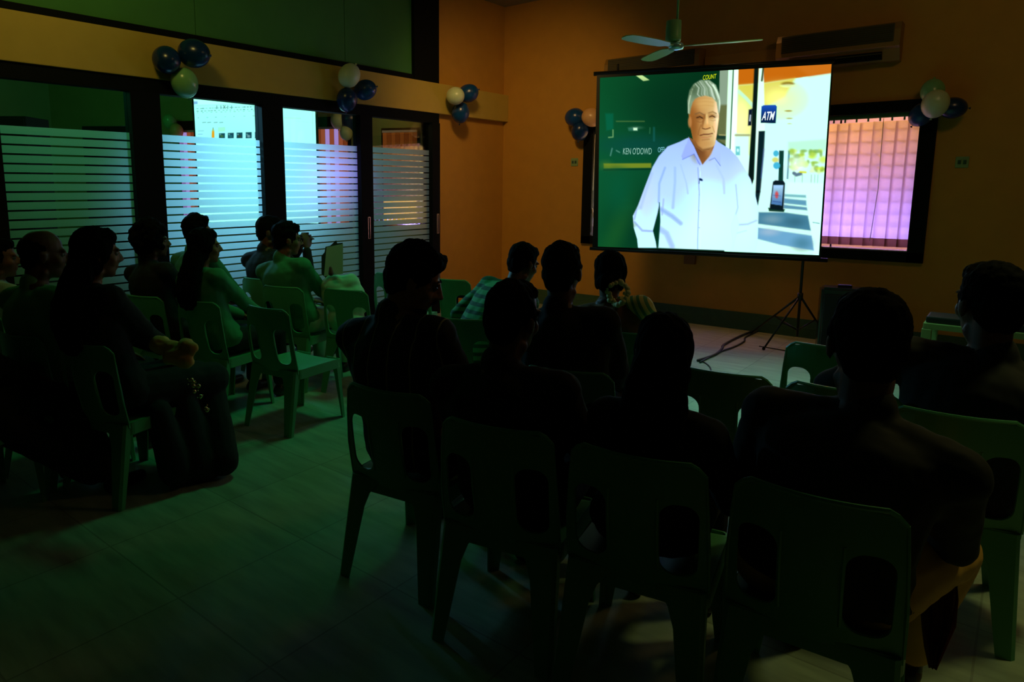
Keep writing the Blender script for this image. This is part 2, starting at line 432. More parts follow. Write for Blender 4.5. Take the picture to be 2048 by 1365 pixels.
# ================================================================== next room seen through the glass
a2 = math.radians(74.8)
u2 = -(fwd * math.cos(a2) - rgt * math.sin(a2))        # along the far wall, to the right in view
n2 = Vector((-u2.y, u2.x, 0)); n2 = n2 if n2.dot(fwd) > 0 else -n2
Q2 = at_w(500, 373, 10.2); Q2.z = 0
def far(px, py, off=0.0): return on_plane(px, py, Q2 - n2 * off, n2)
def box_uv(bm, p, q, t0, t1, base=Q2, u=u2, n=n2):
    """box on the far wall between opposite corners p and q, from t0 to t1 in front of it"""
    a = (p - base).dot(u); b = (q - base).dot(u); z0, z1 = sorted((p.z, q.z)); a, b = sorted((a, b))
    vs = bx(bm, (a, -t1, z0), (b, -t0, z1))
    for v in vs:
        c = v.co.copy(); v.co = base + u * c.x + n * c.y + Vector((0, 0, c.z))
bm = bmesh.new(); A = Q2 - u2 * 5.4; B = Q2 + u2 * ((-5.95 - Q2.x) / u2.x)
quad_plane(bm, [A, B, B + Vector((0, 0, 4)), A + Vector((0, 0, 4))]); r_ = bmesh.ops.extrude_face_region(bm, geom=bm.faces[:])
for v in [g for g in r_['geom'] if isinstance(g, bmesh.types.BMVert)]: v.co += n2 * .12
struct('wall_far', bm, mat('far_room_paint', (.30, .34, .12), .9, .15, 3), 'dim green wall of the room behind the glass doors')
bm = bmesh.new(); bx(bm, (-14.5, -3.2, 3.6), (-5.9, 12, 3.7)); struct('ceiling_far', bm, M_BACKWALL)
bm = bmesh.new(); bx(bm, (-12.2, -3.2, 0), (-12.1, 5.2, 3.7)); struct('wall_far_side', bm, mat('far_side_paint', (.28, .36, .20), .9, .1, 3))

# ================================================================== pictures made of light (flat, on their screens)
def smooth(x): x = np.clip(x, 0, 1); return x * x * (3 - 2 * x)
class Canvas:
    def __init__(s, X, Y, base):
        s.X, s.Y = X, Y; s.C = np.zeros(X.shape + (3,)); s.C[...] = base
    def blend(s, a, col):
        col = np.array(col, float)
        s.C = s.C * (1 - a[..., None]) + col * a[..., None]
    def poly(s, pts, col, f=4.0, alpha=1.0):
        P = np.array(pts, float); n = len(P); X, Y = s.X, s.Y
        inside = np.zeros(X.shape, bool); d2 = np.full(X.shape, 1e18)
        for i in range(n):
            x1, y1 = P[i]; x2, y2 = P[(i + 1) % n]
            c = ((y1 > Y) != (y2 > Y)) & (X < (x2 - x1) * (Y - y1) / ((y2 - y1) if y2 != y1 else 1e-9) + x1); inside ^= c
            dx, dy = x2 - x1, y2 - y1; t = np.clip(((X - x1) * dx + (Y - y1) * dy) / (dx * dx + dy * dy + 1e-9), 0, 1)
            d2 = np.minimum(d2, (X - x1 - t * dx) ** 2 + (Y - y1 - t * dy) ** 2)
        sd = np.sqrt(d2) * np.where(inside, 1, -1)
        s.blend(smooth(sd / (2 * f) + 0.5) * alpha, col)
        return smooth(sd / (2 * f) + 0.5)
    def ell(s, c, rx, ry, col, f=0.3, alpha=1.0, rot=0.0):
        dx, dy = s.X - c[0], s.Y - c[1]; ca, sa = math.cos(rot), math.sin(rot)
        q = np.sqrt(((dx * ca + dy * sa) / rx) ** 2 + ((-dx * sa + dy * ca) / ry) ** 2)
        s.blend(smooth((1 + f - q) / (2 * f)) * alpha, col)
    def line(s, pts, wd, col, alpha=1.0, f=2.0):
        P = np.array(pts, float); d2 = np.full(s.X.shape, 1e18)
        for (x1, y1), (x2, y2) in zip(P, P[1:]):
            dx, dy = x2 - x1, y2 - y1; t = np.clip(((s.X - x1) * dx + (s.Y - y1) * dy) / (dx * dx + dy * dy + 1e-9), 0, 1)
            d2 = np.minimum(d2, (s.X - x1 - t * dx) ** 2 + (s.Y - y1 - t * dy) ** 2)
        s.blend(smooth((wd / 2 + f - np.sqrt(d2)) / (2 * f)) * alpha, col)
    def grad(s, mask, c0, c1, t):
        c0, c1 = np.array(c0, float), np.array(c1, float); t = np.clip(t, 0, 1)[..., None]
        s.C = s.C * (1 - mask[..., None]) + (c0 * (1 - t) + c1 * t) * mask[..., None]

def homog(src, dst):
    A = []; b = []
    for (x, y), (u, v) in zip(src, dst):
        A.append([x, y, 1, 0, 0, 0, -u * x, -u * y]); b.append(u); A.append([0, 0, 0, x, y, 1, -v * x, -v * y]); b.append(v)
    h = np.linalg.solve(np.array(A, float), np.array(b, float)); return np.append(h, 1).reshape(3, 3)

def picture_mesh(name, corners, nx, ny, C, m, parent):
    """corners TL TR BR BL; C (ny+1,nx+1,3) display colours"""
    TL, TR, BR, BL = [np.array(c) for c in corners]
    u = np.linspace(0, 1, nx + 1)[None, :, None]; v = np.linspace(0, 1, ny + 1)[:, None, None]
    P = (TL * (1 - u) + TR * u) * (1 - v) + (BL * (1 - u) + BR * u) * v
    idx = np.arange((nx + 1) * (ny + 1)).reshape(ny + 1, nx + 1)
    F = np.stack([idx[:-1, :-1], idx[1:, :-1], idx[1:, 1:], idx[:-1, 1:]], -1).reshape(-1, 4)
    me = bpy.data.meshes.new(name); me.vertices.add(P.size // 3); me.vertices.foreach_set('co', P.reshape(-1).astype(np.float32))
    me.loops.add(F.size); me.loops.foreach_set('vertex_index', F.reshape(-1).astype(np.int32))
    me.polygons.add(len(F)); me.polygons.foreach_set('loop_start', (np.arange(len(F)) * 4).astype(np.int32)); me.update(calc_edges=True); me.validate()
    lin = np.clip(C, 0, 255) / 255; lin = np.where(lin <= .04045, lin / 12.92, ((lin + .055) / 1.055) ** 2.4)
    lin = np.where(lin > .8, lin * (1 + (lin - .8) / .2 * .9), lin)      # the white parts are far brighter than the picture can show
    ca = me.color_attributes.new('picture', 'FLOAT_COLOR', 'POINT')
    ca.data.foreach_set('color', np.concatenate([lin.reshape(-1, 3), np.ones((P.size // 3, 1))], 1).reshape(-1).astype(np.float32))
    return link(name, me, m, parent)
def picture_mat(name, strength):
    m = emis(name, (1, 1, 1), strength); nt = m.node_tree
    a = nt.nodes.new('ShaderNodeAttribute'); a.attribute_name = 'picture'
    e = [n for n in nt.nodes if n.type == 'EMISSION'][0]; nt.links.new(a.outputs['Color'], e.inputs[0])
    m.cycles.emission_sampling = 'FRONT'
    return m

def letters(txt, px_pts, plane, col, parent, squash=1.0, slant=0.0, scl=1.0, off=.004, bold=0.0):
    """flat lettering between two baseline pixels (given in frame pixels) on a plane (p, n); height from third pixel"""
    p, n = plane
    a = on_plane(*px_pts[0], p, n); b = on_plane(*px_pts[1], p, n); c = on_plane(*px_pts[2], p, n)
    cu = bpy.data.curves.new('lettering', 'FONT'); cu.body = txt; cu.size = 1.0; cu.shear = slant; cu.offset = bold
    t = bpy.data.objects.new('lettering', cu); COL.objects.link(t)
    dg = bpy.context.evaluated_depsgraph_get(); me = bpy.data.meshes.new_from_object(t.evaluated_get(dg), depsgraph=dg)
    bpy.data.objects.remove(t)
    n_ = len(me.vertices); co = np.empty(n_ * 3, np.float32); me.vertices.foreach_get('co', co); co = co.reshape(-1, 3)
    lo, hi = co.min(0), co.max(0)
    U = (b - a); V = (c - a); V = V - U.normalized() * V.dot(U.normalized())
    W = -n.normalized() * off
    out = [a + U * float((q[0] - lo[0]) / (hi[0] - lo[0])) + V * float((q[1] - lo[1]) / (hi[1] - lo[1])) + W for q in co]
    me.vertices.foreach_set('co', np.array([tuple(q) for q in out], np.float32).ravel()); me.update(); me.materials.clear()
    mm = emis('letter_light_%s' % '_'.join(str(int(v)) for v in col), s2l(col), 1.0)
    return link('lettering', me, mm, parent)

# ---------------- main projection screen
SA = Vector((-3.54, 6.60, 0)); SB = Vector((-1.49, 7.18, 0))
su = (SB - SA).normalized(); sn = Vector((-su.y, su.x, 0))           # away from the audience
def sc(px, py, off=0.0): return on_plane(px, py, SA - sn * off, sn)
ps = thing('projection_screen', 'tripod projection screen showing a grey haired man in a pale blue shirt', 'projection screen', (-2.0, 7.25, 0))
ps_inv = Matrix.Translation(-Vector((-2.0, 7.25, 0)))
def under(o, inv=ps_inv):
    o.data.transform(inv); return o
NX, NY = 330, 264
uu, vv = np.meshgrid(np.linspace(0, 1, NX + 1), np.linspace(0, 1, NY + 1))
zoomTL, zoomTR, zoomBR, zoomBL = (35, 90), (1656, -6), (1567, 1332), (20, 1272)
def zpx(p): return (1190 + p[0] / 3.5, 130 + p[1] / 3.5)
q3 = [sc(*zpx(p)) for p in (zoomTL, zoomTR, zoomBR, zoomBL)]
Hm = homog([(0, 0), (1, 0), (1, 1), (0, 1)], [zoomTL, zoomTR, zoomBR, zoomBL])
# mesh is bilinear in uv: convert bilinear position to projected zoom pixel exactly
TL, TR, BR, BL = [np.array(c) for c in q3]
P3 = (TL * (1 - uu[..., None]) + TR * uu[..., None]) * (1 - vv[..., None]) + (BL * (1 - uu[..., None]) + BR * uu[..., None]) * vv[..., None]
Dv = P3 - np.array(CAM); wv = Dv @ np.array(FW)
PX = PCX + FPX * (Dv @ np.array(rgt)) / wv; PY = PCY - FPX * (Dv @ np.array(UPV)) / wv
X = (PX - 1190) * 3.5; Y = (PY - 130) * 3.5
cv = Canvas(X, Y, (6, 66, 30))
full = np.ones(X.shape)
cv.grad(full * (X < 2000), (10, 78, 40), (4, 52, 26), (X - 40) / 700)
cv.ell((90, 700), 420, 300, (10, 95, 62), 1.0, .45); cv.ell((560, 300), 260, 200, (3, 44, 26), 1.0, .6); cv.ell((330, 560), 260, 60, (10, 72, 74), .9, .55)
cv.ell((500, 1150), 300, 220, (2, 50, 34), .9, .8); cv.ell((160, 1150), 60, 200, (40, 110, 40), 1.0, .35, .4)
cv.poly([(278, 68), (322, 66), (382, 106), (338, 113)], (196, 232, 150), 3)
cv.poly([(72, 340), (128, 340), (128, 450), (80, 460)], (6, 100, 70), 8, .8); cv.line([(150, 395), (345, 395)], 7, (110, 140, 70), .6, 3)
cv.poly([(230, 440), (300, 438), (300, 462), (235, 462)], (60, 130, 110), 6, .6); cv.poly([(268, 440), (296, 440), (296, 458), (268, 458)], (220, 245, 220), 4)
cv.line([(126, 455), (126, 505), (95, 508)], 7, (140, 190, 120), .8, 3); cv.line([(413, 440), (413, 530)], 14, (20, 95, 90), .7, 5); cv.line([(385, 440), (383, 480)], 6, (60, 130, 90), .7, 4)
cv.line([(120, 585), (108, 635)], 8, (120, 180, 170), .6, 3); cv.line([(150, 600), (172, 612)], 9, (110, 170, 150), .6, 3)
cv.poly([(60, 690), (394, 688), (394, 720), (62, 724)], (118, 140, 36), 5); cv.line([(62, 735), (394, 730)], 8, (3, 44, 30), .9, 5)
cv.ell((170, 900), 70, 120, (6, 90, 60), 1.0, .5)
# street side
cv.poly([(876, -40), (1700, -60), (1640, 1400), (900, 1400), (940, 700), (930, 560), (872, 500)], (214, 252, 240), 3)
g = cv.poly([(876, -40), (938, -40), (918, 560), (862, 520)], (140, 165, 140), 3)
cv.poly([(872, 280), (928, 280), (918, 560), (850, 540), (856, 400)], (96, 104, 58), 10, .85); cv.line([(862, 505), (915, 508)], 30, (10, 46, 40), .8, 8)
cv.line([(870, 490), (912, 492)], 8, (200, 190, 120), .8, 4)
cv.poly([(1003, 10), (1700, -30), (1700, 50), (1655, 56), (1165, 128), (1110, 132), (1003, 140)], (204, 108, 14), 4)
cv.poly([(1380, 0), (1700, -30), (1700, 45), (1500, 75)], (214, 120, 30), 20, .7)
cv.poly([(936, 60), (968, 60), (964, 150), (932, 156)], (200, 104, 20), 4)
yb = cv.poly([(1003, 140), (1165, 128), (1400, 92), (1330, 220), (1210, 285), (1125, 310), (1060, 235), (1003, 170)], (226, 220, 84), 14)
cv.poly([(1003, 165), (1060, 230), (1118, 320), (1110, 640), (985, 600)], (228, 232, 130), 12, .9)
cv.ell((1020, 420), 60, 150, (250, 245, 190), 1.0, .8)
cv.line([(1005, 185), (1060, 235), (1120, 300)], 24, (200, 240, 225), .9, 5)
cv.ell((1290, 240), 130, 90, (244, 250, 170), 1.0, .7)
cv.ell((1350, 132), 44, 14, (150, 130, 40), .4); cv.ell((1354, 146), 52, 12, (235, 250, 190), .5, .8); cv.ell((1354, 322), 26, 6, (170, 150, 60), .5, .9); cv.ell((1360, 374), 22, 5, (180, 170, 90), .5, .8); cv.ell((1362, 412), 16, 4, (200, 200, 140), .5, .7)
# bars
cv.poly([(934, 20), (966, 18), (950, 560), (940, 598), (914, 580)], (230, 250, 235), 3); cv.poly([(966, 18), (973, 18), (950, 600), (942, 600)], (14, 60, 34), 2)
cv.poly([(973, 18), (1004, 16), (998, 200), (985, 700), (948, 650)], (236, 252, 244), 3)
cv.poly([(985, 480), (1080, 490), (1078, 760), (1040, 740), (980, 620)], (222, 246, 240), 12); cv.line([(985, 492), (1080, 492)], 14, (150, 160, 90), .7, 5)
cv.poly([(985, 570), (1014, 570), (1014, 632), (985, 632)], (110, 210, 215), 5); cv.ell((1000, 598), 7, 12, (220, 250, 250), .5)
# dark pole and sign
cv.poly([(1116, -10), (1146, -12), (1134, 300), (1112, 800), (1094, 860), (1072, 790), (1096, 420)], (6, 26, 22), 3)
cv.poly([(1150, -12), (1180, -12), (1190, 470), (1170, 470), (1140, 800), (1120, 860), (1134, 300)], (232, 252, 240), 3); cv.line([(1178, 20), (1168, 110)], 12, (30, 50, 16), .9, 4)
cv.poly([(1076, 314), (1102, 306), (1094, 424), (1070, 426)], (8, 22, 44), 3); cv.line([(1088, 352), (1084, 392)], 9, (220, 240, 250), .9, 3)
cv.poly([(1146, 464), (1190, 462), (1184, 640), (1160, 880), (1140, 985), (1120, 985), (1126, 850)], (8, 34, 40), 4); cv.line([(1183, 590), (1163, 790)], 9, (30, 60, 130), .8, 3)
cv.ell((1143, 888), 16, 10, (4, 16, 20), .4)
g = cv.poly([(1166, 291), (1180, 283), (1264, 281), (1273, 292), (1264, 408), (1160, 405)], (20, 60, 150), 3); cv.grad(g, (24, 80, 190), (4, 30, 60), (Y - 285) / 120)
# background street
cv.poly([(1195, 460), (1345, 470), (1340, 1000), (1150, 1000), (1170, 760)], (214, 244, 246), 12, .9)
cv.poly([(1352, 540), (1620, 520), (1620, 600), (1352, 600)], (190, 240, 225), 16, .8)
cv.poly([(1290, 600), (1322, 600), (1316, 815), (1284, 812)], (12, 60, 50), 3); cv.poly([(1352, 600), (1366, 600), (1352, 800), (1342, 800)], (70, 130, 160), 3, .8)
cv.ell((1267, 620), 19, 21, (70, 190, 222), .2); cv.ell((1262, 665), 22, 17, (220, 220, 90), .4, .8); cv.ell((1272, 705), 24, 24, (66, 188, 226), .2)
random.seed(3)
for k in range(46):
    x, y = random.uniform(1372, 1600), random.uniform(600, 745)
    if x < 1500 and y > 720: continue
    cv.ell((x, y), random.uniform(10, 26), random.uniform(8, 22), random.choice([(196, 232, 90), (214, 238, 60), (150, 200, 60), (236, 248, 190), (120, 180, 70)]), .6, .7)
cv.ell((1420, 700), 60, 50, (240, 252, 240), .6, .8)
cv.line([(1392, 758), (1410, 770), (1440, 762)], 22, (60, 90, 120), .8, 6); cv.line([(1435, 750), (1475, 752)], 12, (220, 220, 30), .9, 4)
for x in (1400, 1452, 1540, 1560, 1515): cv.line([(x, 770), (x - 3, 830)], 5, (120, 170, 170), .6, 3)
cv.poly([(1345, 820), (1620, 830), (1600, 1350), (1530, 1350), (1480, 930), (1345, 900)], (226, 255, 250), 10, .9)
# paving stripes
for a_, c_ in [([(1328, 905), (1476, 912), (1478, 930), (1326, 922)], (120, 190, 200)), ([(1325, 935), (1478, 950), (1480, 985), (1322, 968)], (96, 160, 190)), ([(1322, 980), (1482, 998), (1486, 1018), (1320, 1004)], (90, 150, 180)),
               ([(1146, 1032), (1330, 1034), (1490, 1056), (1510, 1160), (1142, 1112)], (70, 132, 160)), ([(1142, 1140), (1516, 1196), (1532, 1300), (1300, 1260), (1138, 1218)], (110, 172, 212))]:
    cv.poly(a_, c_, 7)
cv.ell((1240, 1080), 60, 26, (150, 180, 190), .9, .5); cv.ell((1400, 1100), 60, 30, (50, 100, 120), .9, .6); cv.ell((1220, 1170), 60, 24, (180, 200, 220), .9, .6); cv.ell((1450, 1250), 60, 40, (60, 120, 140), .9, .6)
cv.line([(1526, 1103), (1570, 1110)], 5, (60, 130, 140), .8, 3)
# kiosk
cv.poly([(1212, 1000), (1330, 1012), (1322, 1030), (1218, 1024)], (16, 60, 44), 4)
cv.poly([(1246, 818), (1262, 808), (1318, 812), (1330, 828), (1318, 1020), (1222, 1010)], (10, 26, 34), 4)
g = cv.poly([(1250, 842), (1318, 842), (1308, 984), (1234, 974)], (110, 176, 214), 3); cv.grad(g, (170, 215, 240), (70, 120, 180), (Y - 850) / 130)
cv.ell((1272, 910), 12, 24, (220, 70, 70), .5, .9); cv.line([(1245, 955), (1300, 962)], 6, (40, 70, 140), .7, 3); cv.line([(1245, 912), (1300, 918)], 4, (60, 90, 150), .7, 3)
# ---- the man
shirt = [(650, 512), (592, 540), (510, 572), (448, 640), (404, 715), (352, 850), (304, 980), (266, 1058), (272, 1140), (296, 1220), (302, 1280), (430, 1280), (424, 1240), (404, 1160), (436, 1040), (452, 960), (458, 1080), (448, 1200), (442, 1280),
         (960, 1300), (965, 1230), (950, 1130), (984, 1040), (1008, 1120), (975, 1240), (970, 1300), (1120, 1310), (1136, 1240), (1142, 1000), (1118, 900), (1088, 800), (1042, 720), (1000, 650), (944, 590), (862, 540), (840, 520), (752, 690)]
g = cv.poly(shirt, (190, 226, 250), 4)
cv.grad(g, (172, 204, 248), (208, 248, 252), (Y - 560) / 560)
def inm(fn):
    before = cv.C.copy(); fn(); cv.C = before * (1 - g[..., None]) + cv.C * g[..., None]
def folds():
    cv.ell((760, 1080), 230, 260, (226, 254, 252), 1.0, .8); cv.ell((1060, 980), 90, 260, (222, 252, 252), 1.0, .8); cv.ell((360, 980), 60, 180, (206, 228, 255), 1.0, .6)
    cv.ell((520, 640), 120, 60, (176, 212, 250), 1.0, .7); cv.ell((560, 900), 120, 200, (184, 226, 250), 1.0, .6)
    for pts, wd, c in [([(560, 720), (560, 820), (545, 1000)], 16, (150, 190, 238)), ([(600, 700), (640, 830), (650, 900)], 10, (166, 204, 244)), ([(460, 1010), (540, 1060), (600, 1110)], 26, (120, 166, 222)), ([(455, 1150), (500, 1180), (540, 1270)], 36, (138, 178, 230)),
                       ([(490, 720), (450, 830), (446, 960)], 14, (128, 170, 226)), ([(276, 1100), (330, 1160), (404, 1165)], 14, (126, 160, 220)), ([(290, 1010), (276, 1080)], 12, (140, 170, 230)), ([(986, 840), (1000, 1000), (984, 1050)], 10, (160, 200, 235)),
                       ([(1006, 1120), (1070, 1115), (1130, 1090)], 14, (160, 200, 230)), ([(985, 1180), (1060, 1160)], 8, (180, 215, 240)), ([(720, 720), (730, 900), (722, 1100), (718, 1290)], 7, (120, 150, 220)), ([(735, 720), (744, 900), (736, 1290)], 4, (236, 250, 255)),
                       ([(850, 700), (900, 800), (905, 900)], 14, (176, 210, 245)), ([(480, 940), (470, 1050)], 10, (150, 176, 236)), ([(640, 560), (610, 640)], 10, (150, 170, 235))]:
        cv.line(pts, wd, c, .55, wd * .45)
    cv.line([(398, 760), (350, 900), (320, 1000)], 16, (150, 180, 240), .4, 12)
inm(folds)
cv.line([(450, 965), (455, 1100), (442, 1275)], 6, (10, 70, 60), .8, 3)
cv.poly([(655, 505), (690, 560), (752, 700), (800, 640), (842, 560), (846, 520), (760, 560)], (142, 90, 44), 4); cv.ell((720, 600), 40, 60, (104, 62, 34), 1.0, .6); cv.ell((800, 600), 24, 50, (196, 142, 84), 1.0, .6)
cv.poly([(655, 505), (694, 572), (748, 700), (716, 690), (694, 622), (612, 660), (606, 640), (640, 560)], (160, 186, 250), 3); cv.line([(612, 662), (694, 624), (735, 700)], 5, (96, 120, 200), .8, 3)
cv.poly([(848, 520), (876, 590), (878, 705), (838, 650), (800, 668), (764, 700), (820, 620)], (176, 206, 252), 3); cv.line([(878, 706), (838, 652), (800, 668)], 5, (100, 128, 205), .8, 3)
face = [(658, 250), (672, 200), (770, 170), (850, 220), (868, 300), (866, 380), (858, 440), (850, 500), (838, 560), (800, 596), (752, 602), (708, 572), (684, 510), (668, 430), (656, 340)]
gf = cv.poly(face, (204, 154, 78), 4)
cv.grad(gf, (170, 106, 44), (240, 214, 150), (X - 676) / 190)
def inf(fn):
    before = cv.C.copy(); fn(); cv.C = before * (1 - gf[..., None]) + cv.C * gf[..., None]
def feat():
    cv.ell((770, 268), 70, 44, (222, 178, 104), 1.0, .8); cv.ell((688, 440), 32, 120, (140, 84, 34), 1.0, .7); cv.ell((856, 400), 18, 170, (248, 244, 206), 1.0, .8); cv.ell((806, 430), 34, 40, (240, 200, 128), 1.0, .6)
    for y_ in (232, 256, 282): cv.line([(712, y_ + 6), (770, y_), (830, y_ + 6)], 3, (176, 124, 62), .35, 4)
    cv.ell((734, 366), 32, 17, (140, 86, 38), .9, .75); cv.ell((820, 358), 28, 15, (160, 104, 50), .9, .7)
    cv.line([(702, 344), (732, 333), (760, 348)], 9, (126, 92, 54), .8, 5); cv.line([(796, 336), (824, 328), (848, 340)], 8, (146, 108, 60), .8, 5)
    cv.line([(712, 370), (734, 362), (754, 374)], 7, (44, 24, 14), .9, 3); cv.line([(802, 364), (820, 356), (840, 366)], 7, (50, 28, 16), .9, 3)
    cv.line([(712, 394), (735, 402), (756, 396)], 6, (140, 88, 44), .6, 4); cv.line([(806, 386), (826, 392), (844, 386)], 5, (170, 116, 66), .5, 4)
    cv.line([(770, 350), (758, 395), (752, 432)], 14, (138, 84, 36), .7, 7); cv.line([(782, 352), (788, 430)], 14, (248, 216, 140), .7, 7); cv.ell((784, 430), 22, 16, (226, 164, 92), .9, .8)
    cv.line([(752, 444), (772, 450), (784, 448), (806, 440)], 7, (96, 48, 22), .85, 3)
    cv.line([(742, 420), (728, 460), (722, 490)], 7, (140, 86, 40), .6, 5); cv.line([(822, 430), (836, 470)], 6, (190, 136, 80), .6, 5)
    cv.line([(736, 494), (762, 486), (790, 486), (822, 480)], 7, (92, 40, 24), .9, 3); cv.line([(748, 508), (785, 508), (812, 498)], 9, (190, 120, 80), .6, 5); cv.line([(750, 526), (800, 520)], 7, (150, 96, 50), .6, 5)
    cv.ell((775, 552), 42, 20, (204, 152, 86), 1.0, .7); cv.line([(690, 540), (712, 574), (752, 602), (820, 588)], 22, (116, 72, 34), .75, 10)
inf(feat)
cv.ell((664, 400), 13, 40, (190, 130, 70), .4, .9)
gh = cv.poly([(650, 340), (648, 250), (662, 180), (690, 135), (740, 106), (800, 106), (846, 140), (872, 210), (880, 270), (868, 350), (862, 330), (852, 262), (820, 226), (772, 214), (730, 222), (700, 238), (684, 262), (672, 300), (664, 345)], (132, 160, 128), 5)
before = cv.C.copy()
cv.ell((700, 170), 50, 50, (66, 92, 62), 1.0, .8); cv.ell((800, 170), 60, 60, (176, 204, 176), 1.0, .7)
random.seed(5)
for k in range(34):
    t = k / 33; x = 700 + t * 110
    cv.line([(x - 8, 108 + abs(t - .5) * 30), (x + 26, 160), (x + 46 - 30 * (1 - t), 205 + 10 * t), (x + 52, 240)], random.uniform(3, 7), random.choice([(226, 246, 226), (100, 128, 94), (190, 214, 186), (80, 108, 76), (236, 252, 240)]), .55, 4)
for k in range(10): cv.line([(700 - k * 3, 130 + k * 6), (672 - k, 200 + k * 8), (660, 260 + k * 9)], 4, random.choice([(150, 176, 140), (70, 96, 64), (196, 220, 186)]), .6, 3)
cv.line([(655, 335), (656, 270), (668, 215)], 7, (214, 238, 206), .8, 4); cv.line([(874, 330), (872, 240), (850, 180), (826, 140)], 12, (236, 252, 240), .85, 6)
cv.C = before * (1 - gh[..., None]) + cv.C * gh[..., None]
rs_ = np.random.RandomState(4)
for k in range(500):
    x_, y_ = rs_.uniform(40, 1600), rs_.uniform(40, 1300)
    if k % 5 == 0: cv.ell((x_, y_), rs_.uniform(20, 60), rs_.uniform(8, 30), tuple(cv.C[int(np.clip((y_ - 60) / 1250 * NY, 0, NY)), int(np.clip((x_ - 30) / 1560 * NX, 0, NX))] * rs_.uniform(.9, 1.08)), 1.0, .25) if x_ < 380 else None
cv.ell((741, 803), 14, 8, (10, 40, 90), .4, 1, .5); cv.line([(733, 806), (728, 830)], 5, (20, 50, 110), .8, 2)
for y_ in (910, 1020, 1140): cv.ell((731, y_), 4, 4, (150, 180, 230), .5, .8)
o = under(picture_mesh('screen_picture', q3, NX, NY, cv.C, picture_mat('projected_picture', 1.0), ps)); SCR = o
splane = (SA, sn)
for txt, pp, c_, sl in [("KEN O'DOWD", [(1246, 309), (1303, 309), (1246, 296)], (140, 196, 176), 0), ('OFF', [(1316, 305), (1329, 304), (1316, 295)], (120, 200, 210), 0),
                        ('COUNT', [(1406, 160), (1433, 157), (1406, 151)], (220, 240, 20), .2), ('ATM', [(1523, 241), (1549, 240), (1523, 224)], (240, 252, 255), .3)]:
    if txt == 'OFF': txt = 'OFFI'
    o = letters(txt, pp, splane, c_, SCR, slant=sl, bold=.0 if txt != 'ATM' else .02); under(o)
# black borders and back
bm = bmesh.new()
def edge(p, q, r, wd): tube(bm, [p, q], wd, 8)
corn = [sc(1194, 150), sc(1667, 122), sc(1641, 520), sc(1185, 500)]
def strip(bm, a, b, inward, th, thick=.006):
    vs = [a, b, b + inward, a + inward]
    f1 = [bm.verts.new(v - sn * thick) for v in vs]; f2 = [bm.verts.new(v + sn * thick) for v in vs]
    bm.faces.new(f1); bm.faces.new(f2[::-1])
    for i in range(4): bm.faces.new((f1[i], f2[i], f2[(i + 1) % 4], f1[(i + 1) % 4]))
c0, c1, c2, c3 = corn
inn = q3
def bord(bm, a, b, bi, ai):
    vs = [a, b, bi, ai]; f1 = [bm.verts.new(v - sn * .004) for v in vs]; f2 = [bm.verts.new(v + sn * .006) for v in vs]
    bm.faces.new(f1); bm.faces.new(f2[::-1])
    for i in range(4): bm.faces.new((f1[i], f2[i], f2[(i + 1) % 4], f1[(i + 1) % 4]))
bord(bm, c0, c1, inn[1], inn[0]); bord(bm, c1, c2, inn[2], inn[1]); bord(bm, c2, c3, inn[3], inn[2]); bord(bm, c3, c0, inn[0], inn[3])
bm.normal_update(); bmesh.ops.recalc_face_normals(bm, faces=bm.faces[:])
under(obj('screen_border', bm, mat('black_border', (.006, .012, .008), .6), ps))
bm = bmesh.new(); f1 = [bm.verts.new(v + sn * .006) for v in corn]; f2 = [bm.verts.new(v + sn * .010) for v in corn]
bm.faces.new(f1); bm.faces.new(f2[::-1])
for i in range(4): bm.faces.new((f1[i], f2[i], f2[(i + 1) % 4], f1[(i + 1) % 4]))
bmesh.ops.recalc_face_normals(bm, faces=bm.faces[:])
under(obj('screen_backing', bm, mat('black_cloth', (.004, .004, .004), .9), ps))
M_BLK = mat('black_metal', (.01, .012, .01), .35, metal=.3)
bm = bmesh.new(); tube(bm, [sc(1188, 148, -.01), sc(1670, 120, -.01)], .022, 12); cone(bm, sc(1236, 130, -.02), sc(1236, 140, -.02), .012, .012); under(obj('top_bar', bm, M_BLK, ps, True))
bm = bmesh.new(); tube(bm, [sc(1180, 497, -.005), sc(1655, 521, -.005)], .02, 12); under(obj('bottom_bar', bm, M_BLK, ps, True))
POLE = Vector((-1.64, 7.27, 0))
bm = bmesh.new(); tube(bm, [POLE + Vector((0, 0, .14)), POLE + Vector((0, 0, 2.0))], .013, 12); tube(bm, [POLE + Vector((0, 0, .5)), POLE + Vector((0, 0, .57))], .026, 12); tube(bm, [POLE + Vector((0, 0, 1.35)), POLE + Vector((0, 0, 1.42))], .024, 12)
under(obj('pole', bm, M_BLK, ps, True))
for ft in [(-2.2, 7.72), (-1.88, 7.05), (-1.45, 7.80)]:
    bm = bmesh.new(); a = POLE + Vector((0, 0, .54)); b = Vector((ft[0], ft[1], .015)); tube(bm, [a, b], [.011, .009], 8); cone(bm, b, b + Vector((0, 0, .012)), .016, .014)
    lg = under(obj('leg', bm, M_BLK, ps, True))
    bm = bmesh.new(); tube(bm, [POLE + Vector((0, 0, .2)), a.lerp(b, .5)], .007, 6); under(obj('brace', bm, M_BLK, lg, True))
bm = bmesh.new(); tube(bm, [Vector((-1.0, 7.3, .012)), Vector((-1.3, 7.35, .012)), Vector((-1.6, 7.1, .012)), Vector((-1.95, 7.15, .012))], .006, 6)
tag(obj('power_cord', bm, M_BLK, None, True), 'thin black lead lying by the tripod foot and the loudspeaker', 'cable')

# ---------------- second screen in the next room
ns = thing('projection_screen', 'bright screen with a computer menu seen through the striped glass doors', 'projection screen', (0, 0, 0))
OFF2 = .75
def far2(px, py): return far(px, py, OFF2)
q = [far2(386, 176), far2(629, 172), far2(632, 447), far2(398, 444)]
